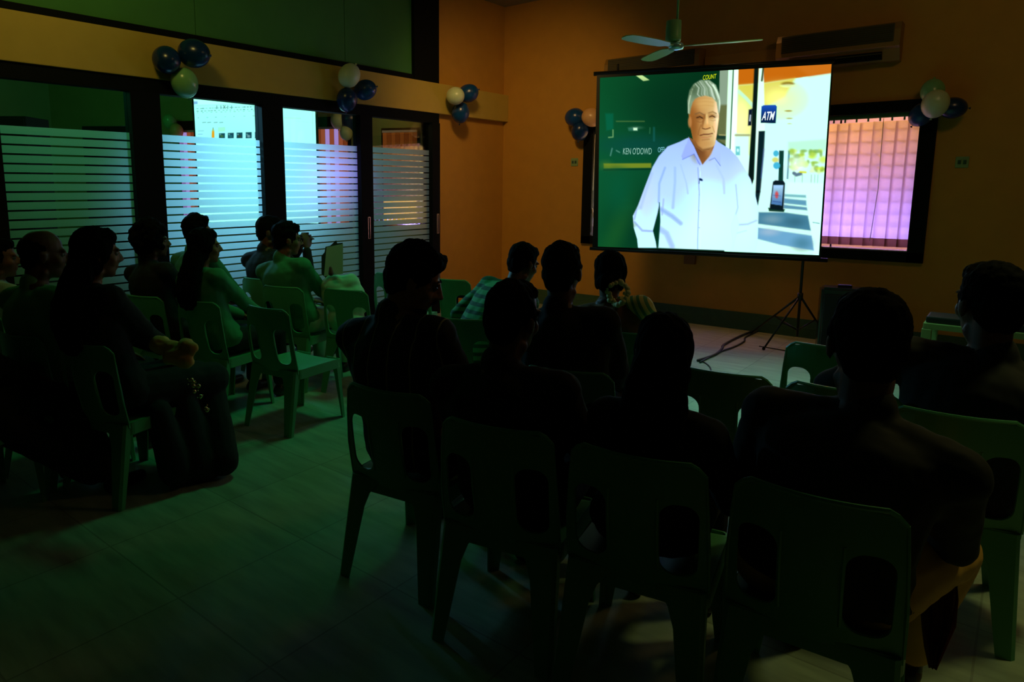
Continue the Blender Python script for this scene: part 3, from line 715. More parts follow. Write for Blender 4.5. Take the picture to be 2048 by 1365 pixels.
# vertical sides
for i, j in ((0, 3), (1, 2)):
    q[j] = Vector((q[i].x, q[i].y, q[j].z))
NX2, NY2 = 300, 300
uu, vv = np.meshgrid(np.linspace(0, 1, NX2 + 1), np.linspace(0, 1, NY2 + 1))
TL, TR, BR, BL = [np.array(c) for c in q]
P3 = (TL * (1 - uu[..., None]) + TR * uu[..., None]) * (1 - vv[..., None]) + (BL * (1 - uu[..., None]) + BR * uu[..., None]) * vv[..., None]
Dv = P3 - np.array(CAM); wv = Dv @ np.array(FW)
X = (PCX + FPX * (Dv @ np.array(rgt)) / wv - 360) * 4.55; Y = (PCY - FPX * (Dv @ np.array(UPV)) / wv - 160) * 4.55
c2_ = Canvas(X, Y, (196, 255, 240))
c2_.ell((300, 700), 700, 420, (150, 232, 255), 1.0, .5); c2_.ell((1100, 900), 300, 500, (190, 226, 255), 1.0, .5)
c2_.poly([(120, 100), (1230, 60), (1230, 190), (120, 225)], (206, 255, 244), 6); c2_.poly([(125, 195), (160, 195), (160, 220), (125, 222)], (110, 170, 230), 4, .7)
c2_.line([(140, 236), (1230, 200)], 3, (150, 220, 220), .6, 2)
random.seed(21)
for row, (y0, n_) in enumerate([(262, 22), (285, 18), (300, 14), (345, 7)]):
    for k in range(n_):
        x = 150 + k * (590 / n_) + random.uniform(0, 12); yy = y0 - (x - 150) * .035
        c2_.line([(x, yy), (x + random.uniform(5, 16), yy - .5)], random.uniform(4, 9) if row < 2 else 4, random.choice([(60, 130, 160), (96, 160, 180), (70, 140, 150)]), .6, 3)
for x in (335, 372, 435, 470): c2_.line([(x, 236), (x, 262)], 6, (60, 130, 160), .8, 3)
c2_.line([(395, 232), (412, 260)], 5, (70, 110, 130), .8, 2); c2_.line([(412, 232), (395, 260)], 5, (70, 110, 130), .8, 2)
for x in (205, 250, 310, 360): c2_.line([(x, 388), (x + 30, 386)], 6, (80, 140, 160), .7, 3)
c2_.line([(165, 465), (215, 463)], 7, (130, 190, 220), .6, 3); c2_.line([(165, 495), (205, 494)], 6, (110, 150, 220), .6, 3)
c2_.poly([(290, 465), (312, 465), (314, 545), (288, 545)], (236, 170, 30), 3); c2_.poly([(290, 465), (301, 432), (312, 465)], (190, 200, 120), 3); c2_.line([(301, 434), (301, 446)], 4, (60, 90, 110), .8, 2)
c2_.poly([(345, 432), (412, 428), (412, 470), (345, 474)], (170, 236, 226), 3, .7)
for k, x in enumerate((355, 435, 515, 598, 682)):
    gg = c2_.poly([(x, 486 - k * 3), (x + 54, 484 - k * 3), (x + 54, 530), (x, 532)], (20, 76, 96), 3)
    c2_.ell((x + 26, 512), 15, 12, [(70, 120, 60), (40, 120, 130), (60, 70, 50), (150, 190, 200), (210, 235, 250)][k], .5, .8); c2_.ell((x + 12, 496), 8, 7, (150, 220, 210), .5, .6)
c2_.line([(950, 345), (1100, 350)], 5, (170, 225, 215), .6, 4); c2_.line([(1040, 372), (1210, 390)], 4, (180, 235, 225), .5, 3); c2_.line([(1205, 290), (1210, 560)], 4, (160, 230, 210), .5, 3)
picture_mesh('screen_picture', q, NX2, NY2, c2_.C, picture_mat('projected_menu', 1.15), ns)
bm = bmesh.new()
bord_pts = [q[0] + u2 * -.03 + Vector((0, 0, .03)), q[1] + u2 * .03 + Vector((0, 0, .03)), q[2] + u2 * .03 - Vector((0, 0, .04)), q[3] - u2 * .03 - Vector((0, 0, .04))]
f1 = [bm.verts.new(v + n2 * .006) for v in bord_pts]; f2 = [bm.verts.new(v + n2 * .016) for v in bord_pts]
bm.faces.new(f1); bm.faces.new(f2[::-1])
for i in range(4): bm.faces.new((f1[i], f2[i], f2[(i + 1) % 4], f1[(i + 1) % 4]))
bmesh.ops.recalc_face_normals(bm, faces=bm.faces[:]); obj('screen_backing', bm, mat('black_cloth', (.004, .004, .004), .9), ns)
bm = bmesh.new(); pc = (q[2] + q[3]) / 2 + n2 * .05; tube(bm, [(pc.x, pc.y, .3), (pc.x, pc.y, q[0].z)], .014, 8)
for d_ in (u2 * .5, u2 * -.5, n2 * .45): tube(bm, [(pc.x, pc.y, .6), (pc.x + d_.x, pc.y + d_.y, .01)], .011, 8)
obj('pole', bm, M_BLK, ns, True)

def far_window(name, label, px0, px1, pyt0, pyt1, pyb, cols, vn, miss=()):
    r = bpy.data.objects.new(name, None); COL.objects.link(r); r['kind'] = 'structure'; r['label'] = label
    p = far(px0 - 4, pyt0 - 6); q_ = far(px1 + 4, pyb + 8); p = Vector((p.x, p.y, max(far(px0, pyt0 - 5).z, far(px1, pyt1 - 5).z)))
    bm = bmesh.new(); box_uv(bm, p, q_, 0.0, .03); obj('window_frame', bm, M_FRAME, r)
    a = far(px0, pyt0); b = far(px1, pyb); ua, ub = (a - Q2).dot(u2), (b - Q2).dot(u2)
    for k in range(vn):
        bm = bmesh.new(); x0 = ua + (ub - ua) * k / vn; x1 = ua + (ub - ua) * (k + .93) / vn
        box_uv(bm, Q2 + u2 * x0 + Vector((0, 0, far(px0, pyt0).z - .02)), Q2 + u2 * x1 + Vector((0, 0, b.z)), .05, .054)
        obj('blind_vane', bm, cols(k, vn), r)
    bm = bmesh.new(); box_uv(bm, Q2 + u2 * ua + Vector((0, 0, a.z)), Q2 + u2 * ub + Vector((0, 0, a.z - .03)), .03, .08); obj('headrail', bm, mat('pale_rail', (.7, .5, .6), .5), r)
def lit(name, c, st): return emis(name, s2l(c), st)  # backlight of the far windows put into the colour as emission
cc = [lit('lit_blind_a', (196, 150, 235), .9), lit('lit_blind_b', (176, 84, 56), .8), lit('lit_blind_c', (150, 100, 170), .9), lit('lit_blind_d', (140, 60, 30), .8)]
random.seed(4)
far_window('window_2', 'blind covered window of the next room behind the second screen', 362, 702, 262, 238, 452, lambda k, n: cc[[0, 0, 1, 3, 1, 0, 1, 0, 1, 3][k % 10]] if k % 10 else cc[2], 40)
co_ = [lit('lit_orange_a', (128, 62, 22), .8), lit('lit_orange_b', (110, 50, 16), .8)]
far_window('window_3', 'orange lit window of the next room beside the corner', 768, 838, 262, 262, 452, lambda k, n: co_[k % 2], 8)
bm = bmesh.new(); p = far(770, 400); q_ = far(836, 446); 
# bright lower band of the orange window: stronger backlight put in as a glowing strip
box_uv(bm, p, q_, .056, .060); o = obj('glow_band', bm, lit('lit_gold', (250, 180, 60), 1.0), bpy.data.objects['window_3'])
# dark cupboards in the next room
for (xa, xb, yt, wd, lb) in [(-60, 50, 232, 7.4, 'dark tall cupboard at the far left behind the striped glass'), (163, 262, 252, 7.2, 'dark tall cupboard beside the black upright behind the striped glass')]:
    a = at_w(xa, yt, wd); b = at_w(xb, yt, wd); ang = AZ
    t = thing('cupboard', lb, 'cupboard', ((a.x + b.x) / 2, (a.y + b.y) / 2, 0), ang)
    hw = (b - a).length / 2; bm = bmesh.new(); bx(bm, (-hw, 0, 0), (hw, .45, b.z), bevel=.01); obj('body', bm, M_WOOD, t)
    for s in (-1, 1):
        bm = bmesh.new(); bx(bm, (min(0, s * hw) + .01, -.02, .08), (max(0, s * hw) - .01, 0, b.z - .03), bevel=.004); d = obj('door', bm, M_WOOD, t)
        bm = bmesh.new(); tube(bm, [(s * .04, -.035, 1.0), (s * .04, -.035, 1.15)], .006, 6); obj('door_handle', bm, mat('brass', (.6, .42, .15), .3), d)

# ================================================================== balloons
MB_BLUE = mat('blue_rubber', (.005, .055, .20), .25, .1, 12, spec=.6)
MB_NAVY = mat('navy_rubber', (.003, .03, .12), .25, .1, 12, spec=.6)
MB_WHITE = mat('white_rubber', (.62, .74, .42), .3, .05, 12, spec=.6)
MB_GREEN = mat('pale_green_rubber', (.22, .55, .22), .25, .05, 12, spec=.7)
MB_PEACH = mat('peach_rubber', (.80, .45, .18), .3, .05, 12)
def balloon_mesh(r):
    bm = bmesh.new(); prof = []
    for k in range(15):
        a = math.pi * k / 14; rr = r * math.sin(a); z = r * 1.12 * math.cos(a)
        if z < 0: z *= 1.08
        prof.append((max(rr, .0015), z))
    zb = prof[-1][1]; prof += [(.006, zb - .008), (.011, zb - .018), (.002, zb - .02)]
    lathe(bm, prof, 28)
    me = bpy.data.meshes.new('balloon'); bm.to_mesh(me); bm.free(); me.polygons.foreach_set('use_smooth', [True] * len(me.polygons)); return me
def balloon(c, r, m, label, tilt, group):
    me = balloon_mesh(r); o = bpy.data.objects.new('balloon', me); COL.objects.link(o); me.materials.append(m)
    o.location = c; o.rotation_euler = tilt; tag(o, label, 'balloon', group); return o
def cluster(items, plane, where, group):
    # items (px, py, rpx, material, colour word, position word, tilt)
    for px, py, rp, m, lb, tl in items:
        r0 = .12
        c = plane(px, py, .12); wd = (c - CAM).dot(FW); r = rp * wd / FPX; c = plane(px, py, r + .015)
        balloon(c, r, m, lb, tl, group)
GL = 'balloons tied along the beam'; GF = 'balloons at the window corners'
pl = lambda px, py, o: on_x(px, py, XL + .02 + o)
cluster([(333, 120, 27, MB_NAVY, 'navy balloon, lower left of the trio over the second door upright', (0.2, 1.9, 0)), (369, 165, 26, MB_GREEN, 'pale green balloon hanging lowest of the trio nearest the left edge', (.4, .3, 0))], pl, '', GL)
cluster([(387, 107, 28, MB_NAVY, 'navy balloon, topmost of the trio nearest the left edge', (.5, -1.4, 0))], lambda a, b, o: on_x(a, b, XL + .07 + o), '', GL)
cluster([(730, 180, 20, MB_BLUE, 'blue balloon at the right of the middle trio on the beam', (.4, -1.8, 0)), (694, 199, 21, MB_NAVY, 'navy balloon hanging lowest of the middle trio on the beam', (.2, .4, 0))], pl, '', GL)
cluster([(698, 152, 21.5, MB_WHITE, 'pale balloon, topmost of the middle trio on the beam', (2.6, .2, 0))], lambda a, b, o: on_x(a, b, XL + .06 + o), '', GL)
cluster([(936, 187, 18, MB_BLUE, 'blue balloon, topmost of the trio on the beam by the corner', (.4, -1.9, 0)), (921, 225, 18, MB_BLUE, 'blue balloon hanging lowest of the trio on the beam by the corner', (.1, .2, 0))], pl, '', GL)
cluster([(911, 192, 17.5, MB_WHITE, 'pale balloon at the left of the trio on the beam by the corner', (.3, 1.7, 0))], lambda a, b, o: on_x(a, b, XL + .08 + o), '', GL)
pf = lambda px, py, o: on_y(px, py, YF - .045 - o)
cluster([(1150, 235, 18.5, MB_BLUE, 'blue balloon, outermost of the trio left of the projection screen', (.3, 1.6, 0)), (1160, 262, 17, MB_NAVY, 'navy balloon hanging lowest of the trio left of the projection screen', (.2, .3, 0)), (1183, 235, 18, MB_PEACH, 'peach balloon touching the left edge of the projection screen', (.2, -1.2, 0))], pf, '', GF)
cluster([(1843, 229, 21, MB_BLUE, 'blue balloon in front of the blinds at the upper window corner', (.2, .6, 0)), (1865, 183, 21, MB_GREEN, 'pale olive balloon, topmost at the right window corner', (2.8, 0, 0)), (1905, 216, 21, MB_NAVY, 'navy balloon beside the right window corner, against the wall', (.2, -1.5, 0))], pf, '', GF)
cluster([(1871, 207, 24, MB_WHITE, 'cream balloon in the middle of the bunch at the right window corner', (.3, .2, 0))], lambda a, b, o: on_y(a, b, YF - .14 - o), '', GF)
for px, py, rp, m, lb in [(339, 243, 13, MB_GREEN, 'dim grey green balloon behind the glass left of the second screen'), (353, 262, 13, MB_PEACH, 'pinkish balloon behind the glass beside the second screen'), (676, 241, 15, MB_WHITE, 'dim round balloon behind the glass above the violet blinds'), (692, 266, 13, MB_WHITE, 'pale balloon against the violet blinds behind the glass'), (700, 240, 20, MB_NAVY, 'dark balloon behind the glass near the middle door upright')]:
    off = .25 if px != 700 else .2
    c = far(px, py, off); wd = (c - CAM).dot(FW); balloon(c, rp * wd / FPX, m, lb, (.3, .3, 0), 'balloons in the next room')

# ================================================================== wall fittings
def ac(px_l, px_r, pt, pb, label, z0, z1, x0, x1, depth=.2):
    t = thing('air_conditioner', label, 'air conditioner', ((x0 + x1) / 2, YF, z0)); h = z1 - z0; hw = (x1 - x0) / 2
    bm = bmesh.new(); n = 10; prof = [(0, h), (-depth * .8, h), (-depth, h * .8), (-depth, h * .36), (-depth * .82, h * .30), (-depth * .55, 0), (0, 0)]
    A = [bm.verts.new((-hw, y, z)) for y, z in prof]; B = [bm.verts.new((hw, y, z)) for y, z in prof]
    bm.faces.new(A); bm.faces.new(B[::-1])
    for i in range(len(prof)): bm.faces.new((A[i], B[i], B[(i + 1) % len(prof)], A[(i + 1) % len(prof)]))
    bmesh.ops.recalc_face_normals(bm, faces=bm.faces[:])
    obj('casing', bm, mat('ac_plastic', (.34, .18, .03), .5, .05, 10), t)
    bm = bmesh.new(); bx(bm, (-hw + .05, -depth - .008, h * .48), (hw - .05, -depth + .01, h * .95), bevel=.004)
    for k in range(8): bx(bm, (-hw + .06, -depth - .014, h * (.5 + .055 * k)), (hw - .06, -depth - .006, h * (.515 + .055 * k)))
    obj('intake_grille', bm, mat('ac_grille', (.07, .06, .015), .6), t)
    bm = bmesh.new(); bx(bm, (-hw + .12, -depth * .86, h * .05), (hw - .14, -depth * .5, h * .25)); obj('air_slot', bm, M_FRAME, t)
    bm = bmesh.new(); bx(bm, (-hw + .12, -depth * .88, h * .18), (hw - .14, -depth * .80, h * .21), bevel=.002); obj('louver', bm, mat('ac_grille', (.07, .06, .015), .6), t)
    return t
ac(0, 0, 0, 0, 'wall air conditioner over the right end of the projection screen', 2.77, 3.11, -2.15, -1.08)
ac(0, 0, 0, 0, 'wall air conditioner behind the ceiling fan', 2.77, 3.11, -4.08, -2.94)
bm = bmesh.new(); bx(bm, (-2.93, YF - .05, 2.86), (-2.16, YF - .01, 3.02), bevel=.004); tag(obj('wall_duct', bm, M_WALL), 'flat painted duct on the front wall joining the two air conditioners', 'duct')
# panel under the right unit
bm = bmesh.new(); bx(bm, (-2.25, YF - .02, 2.42), (-1.72, YF - .002, 2.74), bevel=.003); tag(obj('wall_patch', bm, mat('patch_board', (.45, .22, .03), .8, .1, 8)), 'brownish board on the wall between the right air conditioner and the window', 'board')
for x, z, lb in [(-4.56, 1.91, 'small switch plate on the wall left of the window'), (-.53, 1.82, 'small switch plate on the wall right of the window')]:
    t = thing('switch_plate', lb, 'switch', (x, YF, z)); bm = bmesh.new(); bx(bm, (-.05, -.012, -.05), (.05, 0, .05), bevel=.004); obj('plate', bm, mat('switch_green', (.25, .4, .15), .5), t)
    for dx in (-.02, .02):
        bm = bmesh.new(); bx(bm, (dx - .012, -.02, -.018), (dx + .012, -.011, .018), bevel=.002); obj('rocker', bm, mat('switch_dark', (.04, .1, .05), .4), t)
bm = bmesh.new(); bx(bm, (-3.05, YF - .04, .70), (-2.92, YF, .80), bevel=.004); o = tag(obj('socket_box', bm, mat('socket_brown', (.22, .09, .02), .6)), 'small brown socket box on the wall below the projection screen', 'socket')

# ceiling fan
FC = at_w(1352, 93, 5.2); ZC = 4.0
fn = thing('ceiling_fan', 'white ceiling fan on a long rod above the projection screen', 'ceiling fan', FC)
MF = mat('fan_paint', (.50, .60, .16), .35, .05, 10); MFD = mat('fan_motor', (.22, .5, .2), .4, .05, 10)
bm = bmesh.new(); tube(bm, [(0, 0, .12), (0, 0, ZC - FC.z)], .009, 8); obj('rod', bm, MFD, fn, True)
bm = bmesh.new(); lathe(bm, [(.01, .0), (.055, .005), (.058, .02), (.055, .155), (.02, .165)], 24, Matrix.Translation((-.025 * rgt.x, -.025 * rgt.y, .03))); obj('motor', bm, MFD, fn, True)
bm = bmesh.new(); lathe(bm, [(.01, -.03), (.05, -.022), (.06, .0), (.05, .02), (.01, .03)], 24); obj('hub_cap', bm, mat('fan_chrome', (.5, .8, .8), .2, metal=.6), fn, True)
bm = bmesh.new(); lathe(bm, [(.01, 0), (.06, .01), (.03, .07), (.01, .09)], 20, Matrix.Translation((0, 0, ZC - FC.z - .09))); obj('ceiling_canopy', bm, MFD, fn, True)
for ang in (math.degrees(AZ) - 24, math.degrees(AZ) + 96, math.degrees(AZ) + 216):
    M = Matrix.Rotation(math.radians(ang), 4, 'Z') @ Matrix.Rotation(math.radians(7), 4, 'X')
    bm = bmesh.new(); pr = [(.05, .018), (.10, .022), (.14, .05), (.3, .062), (.5, .06), (.57, .05), (.60, .02)]
    T = []
    for x, h in pr: T.append([bm.verts.new(M @ Vector((x, s * h, z))) for s, z in ((-1, -.003), (1, -.003), (1, .003), (-1, .003))])
    for a, b in zip(T, T[1:]):
        for k in range(4): bm.faces.new((a[k], a[(k + 1) % 4], b[(k + 1) % 4], b[k]))
    bm.faces.new(T[0][::-1]); bm.faces.new(T[-1]); obj('blade', bm, MF, fn)

# loudspeaker
sp = thing('loudspeaker', 'black upright loudspeaker on the floor beside the tripod', 'loudspeaker', (-1.28, 7.35, 0), math.radians(12))
bm = bmesh.new()
prof = [(-.21, .0), (-.19, -.17), (.19, -.17), (.21, .0), (.15, .2), (-.15, .2)]
A = [bm.verts.new((x, y, .0)) for x, y in prof]; B = [bm.verts.new((x, y, .66 if y < .1 else .64)) for x, y in prof]
bm.faces.new(A[::-1]); bm.faces.new(B)
for i in range(6): bm.faces.new((A[i], A[(i + 1) % 6], B[(i + 1) % 6], B[i]))
bmesh.ops.recalc_face_normals(bm, faces=bm.faces[:]); bmesh.ops.bevel(bm, geom=bm.edges[:], offset=.02, segments=3, affect='EDGES')
obj('cabinet', bm, mat('speaker_plastic', (.008, .009, .010), .22, spec=.8), sp)
bm = bmesh.new(); bx(bm, (-.165, -.185, .05), (.165, -.168, .60), bevel=.01); obj('grille', bm, mat('speaker_mesh', (.004, .004, .004), .6, bump=.3, nscale=300), sp)
bm = bmesh.new(); bx(bm, (.02, -.192, .30), (.10, -.184, .315)); obj('badge', bm, mat('badge_metal', (.7, .6, .5), .2, metal=1), sp)
bm = bmesh.new(); bx(bm, (-.06, -.04, .655), (.06, .0, .68), bevel=.008); obj('handle', bm, mat('speaker_plastic', (.008, .009, .010), .22), sp)

# table on the right
tb = thing('side_table', 'small pale table with a black slab on top, near the right edge', 'table', on_z(1855, 640, .72) * 1.0, math.radians(0))
tb.location.z = 0; tb.location.x += .0
MT = mat('table_paint', (.22, .25, .08), .5, .1, 10)
bm = bmesh.new(); bx(bm, (-.02, -.02, .66), (.95, .5, .70), bevel=.005); obj('table_top', bm, MT, tb)
for lx, ly in ((0, 0), (.9, 0), (0, .45), (.9, .45)):
    bm = bmesh.new(); bx(bm, (lx - .025, ly - .025, 0), (lx + .03, ly + .03, .66), bevel=.004); obj('leg', bm, MT, tb)
bm = bmesh.new(); bx(bm, (0, 0, 0), (.7, .24, .042), bevel=.01); o = tag(obj('equipment_case', bm, mat('case_black', (.006, .008, .006), .5)), 'flat black case lying on the small pale table', 'case')
o.location = tb.location + Vector((-.01, 0, .701))

# floor cables
def cable(pts, r, label, z=.0):
    P = [on_z(x, y, 0) for x, y in pts]; Q = []
    for i in range(len(P) - 1):
        for k in range(6):
            t = k / 6; p0, p1, p2, p3 = P[max(i - 1, 0)], P[i], P[i + 1], P[min(i + 2, len(P) - 1)]
            Q.append(.5 * ((2 * p1) + (p2 - p0) * t + (2 * p0 - 5 * p1 + 4 * p2 - p3) * t * t + (3 * p1 - p0 - 3 * p2 + p3) * t ** 3) + Vector((0, 0, r + z)))
    Q.append(P[-1] + Vector((0, 0, r + z))); bm = bmesh.new(); tube(bm, Q, r, 8)
    return tag(obj('cable', bm, mat('cable_rubber', (.02, .03, .025), .5), None, True), label, 'cable', 'cables across the floor')
cable([(1395, 724), (1430, 712), (1444, 700), (1448, 692), (1480, 675), (1510, 663)], .012, 'thick black cable snaking over the floor toward the tripod')
cable([(1400, 727), (1440, 706), (1470, 695), (1488, 685), (1492, 676), (1520, 662)], .009, 'second black cable running just behind the thick one on the floor')
cable([(1398, 722), (1411, 728), (1421, 738), (1422, 752)], .006, 'thin cable looping behind the empty chair on the lit floor')

# ================================================================== chairs
M_CH = mat('pale_green_plastic', (.10, .38, .17), .38, .06, 8, spec=.5)
def from_outline(outer, holes):
    cu = bpy.data.curves.new('c', 'CURVE'); cu.dimensions = '2D'; cu.fill_mode = 'BOTH'
    for pts in [outer] + holes:
        s = cu.splines.new('POLY'); s.points.add(len(pts) - 1)
        for i, (x, y) in enumerate(pts): s.points[i].co = (x, y, 0, 1)
        s.use_cyclic_u = True
    t = bpy.data.objects.new('c', cu); COL.objects.link(t)
    dg = bpy.context.evaluated_depsgraph_get(); me = bpy.data.meshes.new_from_object(t.evaluated_get(dg), depsgraph=dg)
    bpy.data.objects.remove(t)
    bm = bmesh.new(); bm.from_mesh(me); bpy.data.meshes.remove(me); bmesh.ops.remove_doubles(bm, verts=bm.verts, dist=1e-5)
    # keep one sheet only
    fs = [f for f in bm.faces if f.normal.z < -.1]
    if fs and len(fs) < len(bm.faces): bmesh.ops.delete(bm, geom=fs, context='FACES')
    return bm
def rrect(x0, x1, y0, y1, r, n=6, top=None):
    r = min(r, (x1 - x0) / 2 - .001, (y1 - y0) / 2 - .001); out = []
    for cx, cy, a0 in ((x1 - r, y0 + r, -90), (x1 - r, y1 - r, 0), (x0 + r, y1 - r, 90), (x0 + r, y0 + r, 180)):
        for k in range(n + 1):
            a = math.radians(a0 + 90 * k / n); out.append((cx + r * math.cos(a), cy + r * math.sin(a)))
    return out
def bend_cut(bm, xs, ys):
    for x in xs: bmesh.ops.bisect_plane(bm, geom=bm.verts[:] + bm.edges[:] + bm.faces[:], plane_co=(x, 0, 0), plane_no=(1, 0, 0))
    for y in ys: bmesh.ops.bisect_plane(bm, geom=bm.verts[:] + bm.edges[:] + bm.faces[:], plane_co=(0, y, 0), plane_no=(0, 1, 0))
def shell(bm, th):
    bmesh.ops.recalc_face_normals(bm, faces=bm.faces[:])
    bmesh.ops.solidify(bm, geom=bm.faces[:], thickness=th)
    bmesh.ops.recalc_face_normals(bm, faces=bm.faces[:])
def back_y(x, z):
    t = (z - .40) / .42
    return -.185 - .075 * t + .05 * (x / .2) ** 2 * (.4 + .6 * t) - .012 * math.sin(max(0, min(1, t)) * math.pi)
CH = {}
def build_chair_meshes():
    # backrest with two tall side slots
    tw, bw = .205, .215
    out = []
    out += [(-bw, .40), (bw, .40)]
    out += [(.213, .60), (.203, .74), (.195, .785)] + [(.195 - .028 * (1 - math.cos(math.radians(a))), .785 + .028 * math.sin(math.radians(a))) for a in (25, 50, 75)]
    out += [(.10, .822), (0, .825), (-.10, .822)]
    out += [(-.195 + .028 * (1 - math.cos(math.radians(a))), .785 + .028 * math.sin(math.radians(a))) for a in (75, 50, 25)] + [(-.195, .785), (-.203, .74), (-.213, .60)]
    holes = []
    for s in (-1, 1):
        h = rrect(.078, .184, .462, .70, .045); holes.append([(s * x, y) for x, y in h])
    bm = from_outline(out, holes); bend_cut(bm, [i * .03 for i in range(-6, 7)], [.42 + i * .04 for i in range(10)])
    for v in bm.verts: x, z = v.co.x, v.co.y; v.co = (x, back_y(x, z), z)
    shell(bm, .008)
    # rolled top rim and slot ribs
    tube(bm, [(x, back_y(x, .82) - .004, .824 - .0 - (.035 * max(0, abs(x) - .165) / .03 if abs(x) > .165 else 0)) for x in [i * .0195 for i in range(-10, 11)]], .007, 6)
    for s in (-1, 1):
        tube(bm, [(s * .196, back_y(.196, .79) - .004, .79), (s * .204, back_y(.2, .70) - .004, .70), (s * .213, back_y(.2, .56) - .004, .56), (s * .215, back_y(.21, .42) - .004, .42)], .006, 6)
        tube(bm, [(s * .073, back_y(.07, .71) - .006, .71), (s * .073, back_y(.07, .60) - .010, .60), (s * .073, back_y(.07, .47) - .006, .47)], .005, 6)
    me = bpy.data.meshes.new('backrest'); bm.to_mesh(me); bm.free(); me.materials.append(M_CH); CH['backrest'] = me
    # seat
    bm = from_outline(rrect(-.215, .215, -.19, .24, .05), []); bend_cut(bm, [i * .04 for i in range(-5, 6)], [-.15 + i * .04 for i in range(10)])
    for v in bm.verts:
        x, y = v.co.x, v.co.y; z = .425 - .018 * (1 - (x / .215) ** 2) * math.cos(min(1, abs(y / .24)) * 1.2) - (.03 * ((y - .19) / .05) ** 2 if y > .19 else 0)
        v.co.z = z
    shell(bm, .007)
    # skirt round the seat
    ring = rrect(-.218, .218, -.192, .243, .05)
    up_ = [bm.verts.new((x, y, .425 - (.03 if y > .2 else 0))) for x, y in ring]; dn = [bm.verts.new((x * 1.01, y * 1.01, .375 - (.012 if abs(x) > .15 else 0))) for x, y in ring]
    for i in range(len(ring)): bm.faces.new((up_[i], up_[(i + 1) % len(ring)], dn[(i + 1) % len(ring)], dn[i]))
    me = bpy.data.meshes.new('seat'); bm.to_mesh(me); bm.free(); me.materials.append(M_CH); CH['seat'] = me
    # legs : L shaped tapering channels
    def leg(sx, front):
        bm = bmesh.new(); n = 7; rows = []
        for k in range(n + 1):
            t = k / n; z = .42 * (1 - t) + .0 * t
            wd = (.085 - .045 * t) if front else (.10 - .045 * t); dp = .05 - .018 * t
            if k == 0: wd += .05; dp += .03
            if k == 1: wd += .012
            ox = sx * (.212 + .016 * t); oy = (.235 + .02 * t) if front else (-.195 - .075 * t - (0 if z > .3 else 0))
            fy = -1 if front else 1
            pts = [(ox, oy + fy * dp), (ox + 0, oy + fy * .012), (ox - sx * .012, oy), (ox - sx * wd, oy), (ox - sx * wd, oy + fy * .006), (ox - sx * .016, oy + fy * .006), (ox - sx * .007, oy + fy * .016), (ox - sx * .007, oy + fy * dp)]
            rows.append([bm.verts.new((x, y, z)) for x, y in pts])
        for a, b in zip(rows, rows[1:]):
            for k in range(8): bm.faces.new((a[k], a[(k + 1) % 8], b[(k + 1) % 8], b[k]))
        bm.faces.new(rows[0]); bm.faces.new(rows[-1][::-1]); bmesh.ops.recalc_face_normals(bm, faces=bm.faces[:])
        me = bpy.data.meshes.new('leg'); bm.to_mesh(me); bm.free(); me.materials.append(M_CH); return me
    CH['legs'] = [leg(-1, False), leg(1, False), leg(-1, True), leg(1, True)]
build_chair_meshes()
def chair(cx, cy, yaw, label, group='monobloc chairs'):
    """cx, cy: top middle of the backrest"""
    a = math.radians(yaw); f = Vector((-math.sin(a), math.cos(a), 0))
    loc = Vector((cx, cy, 0)) + f * .255
    t = thing('plastic_chair', label, 'chair', loc, a, group)
    for nm in ('seat', 'backrest'):
        o = bpy.data.objects.new(nm, CH[nm]); COL.objects.link(o); o.parent = t
    for me in CH['legs']:
        o = bpy.data.objects.new('leg', me); COL.objects.link(o); o.parent = t
    return loc, a
GR, GLF = 'plastic chairs in the right block', 'plastic chairs in the left block'
chairs = {}
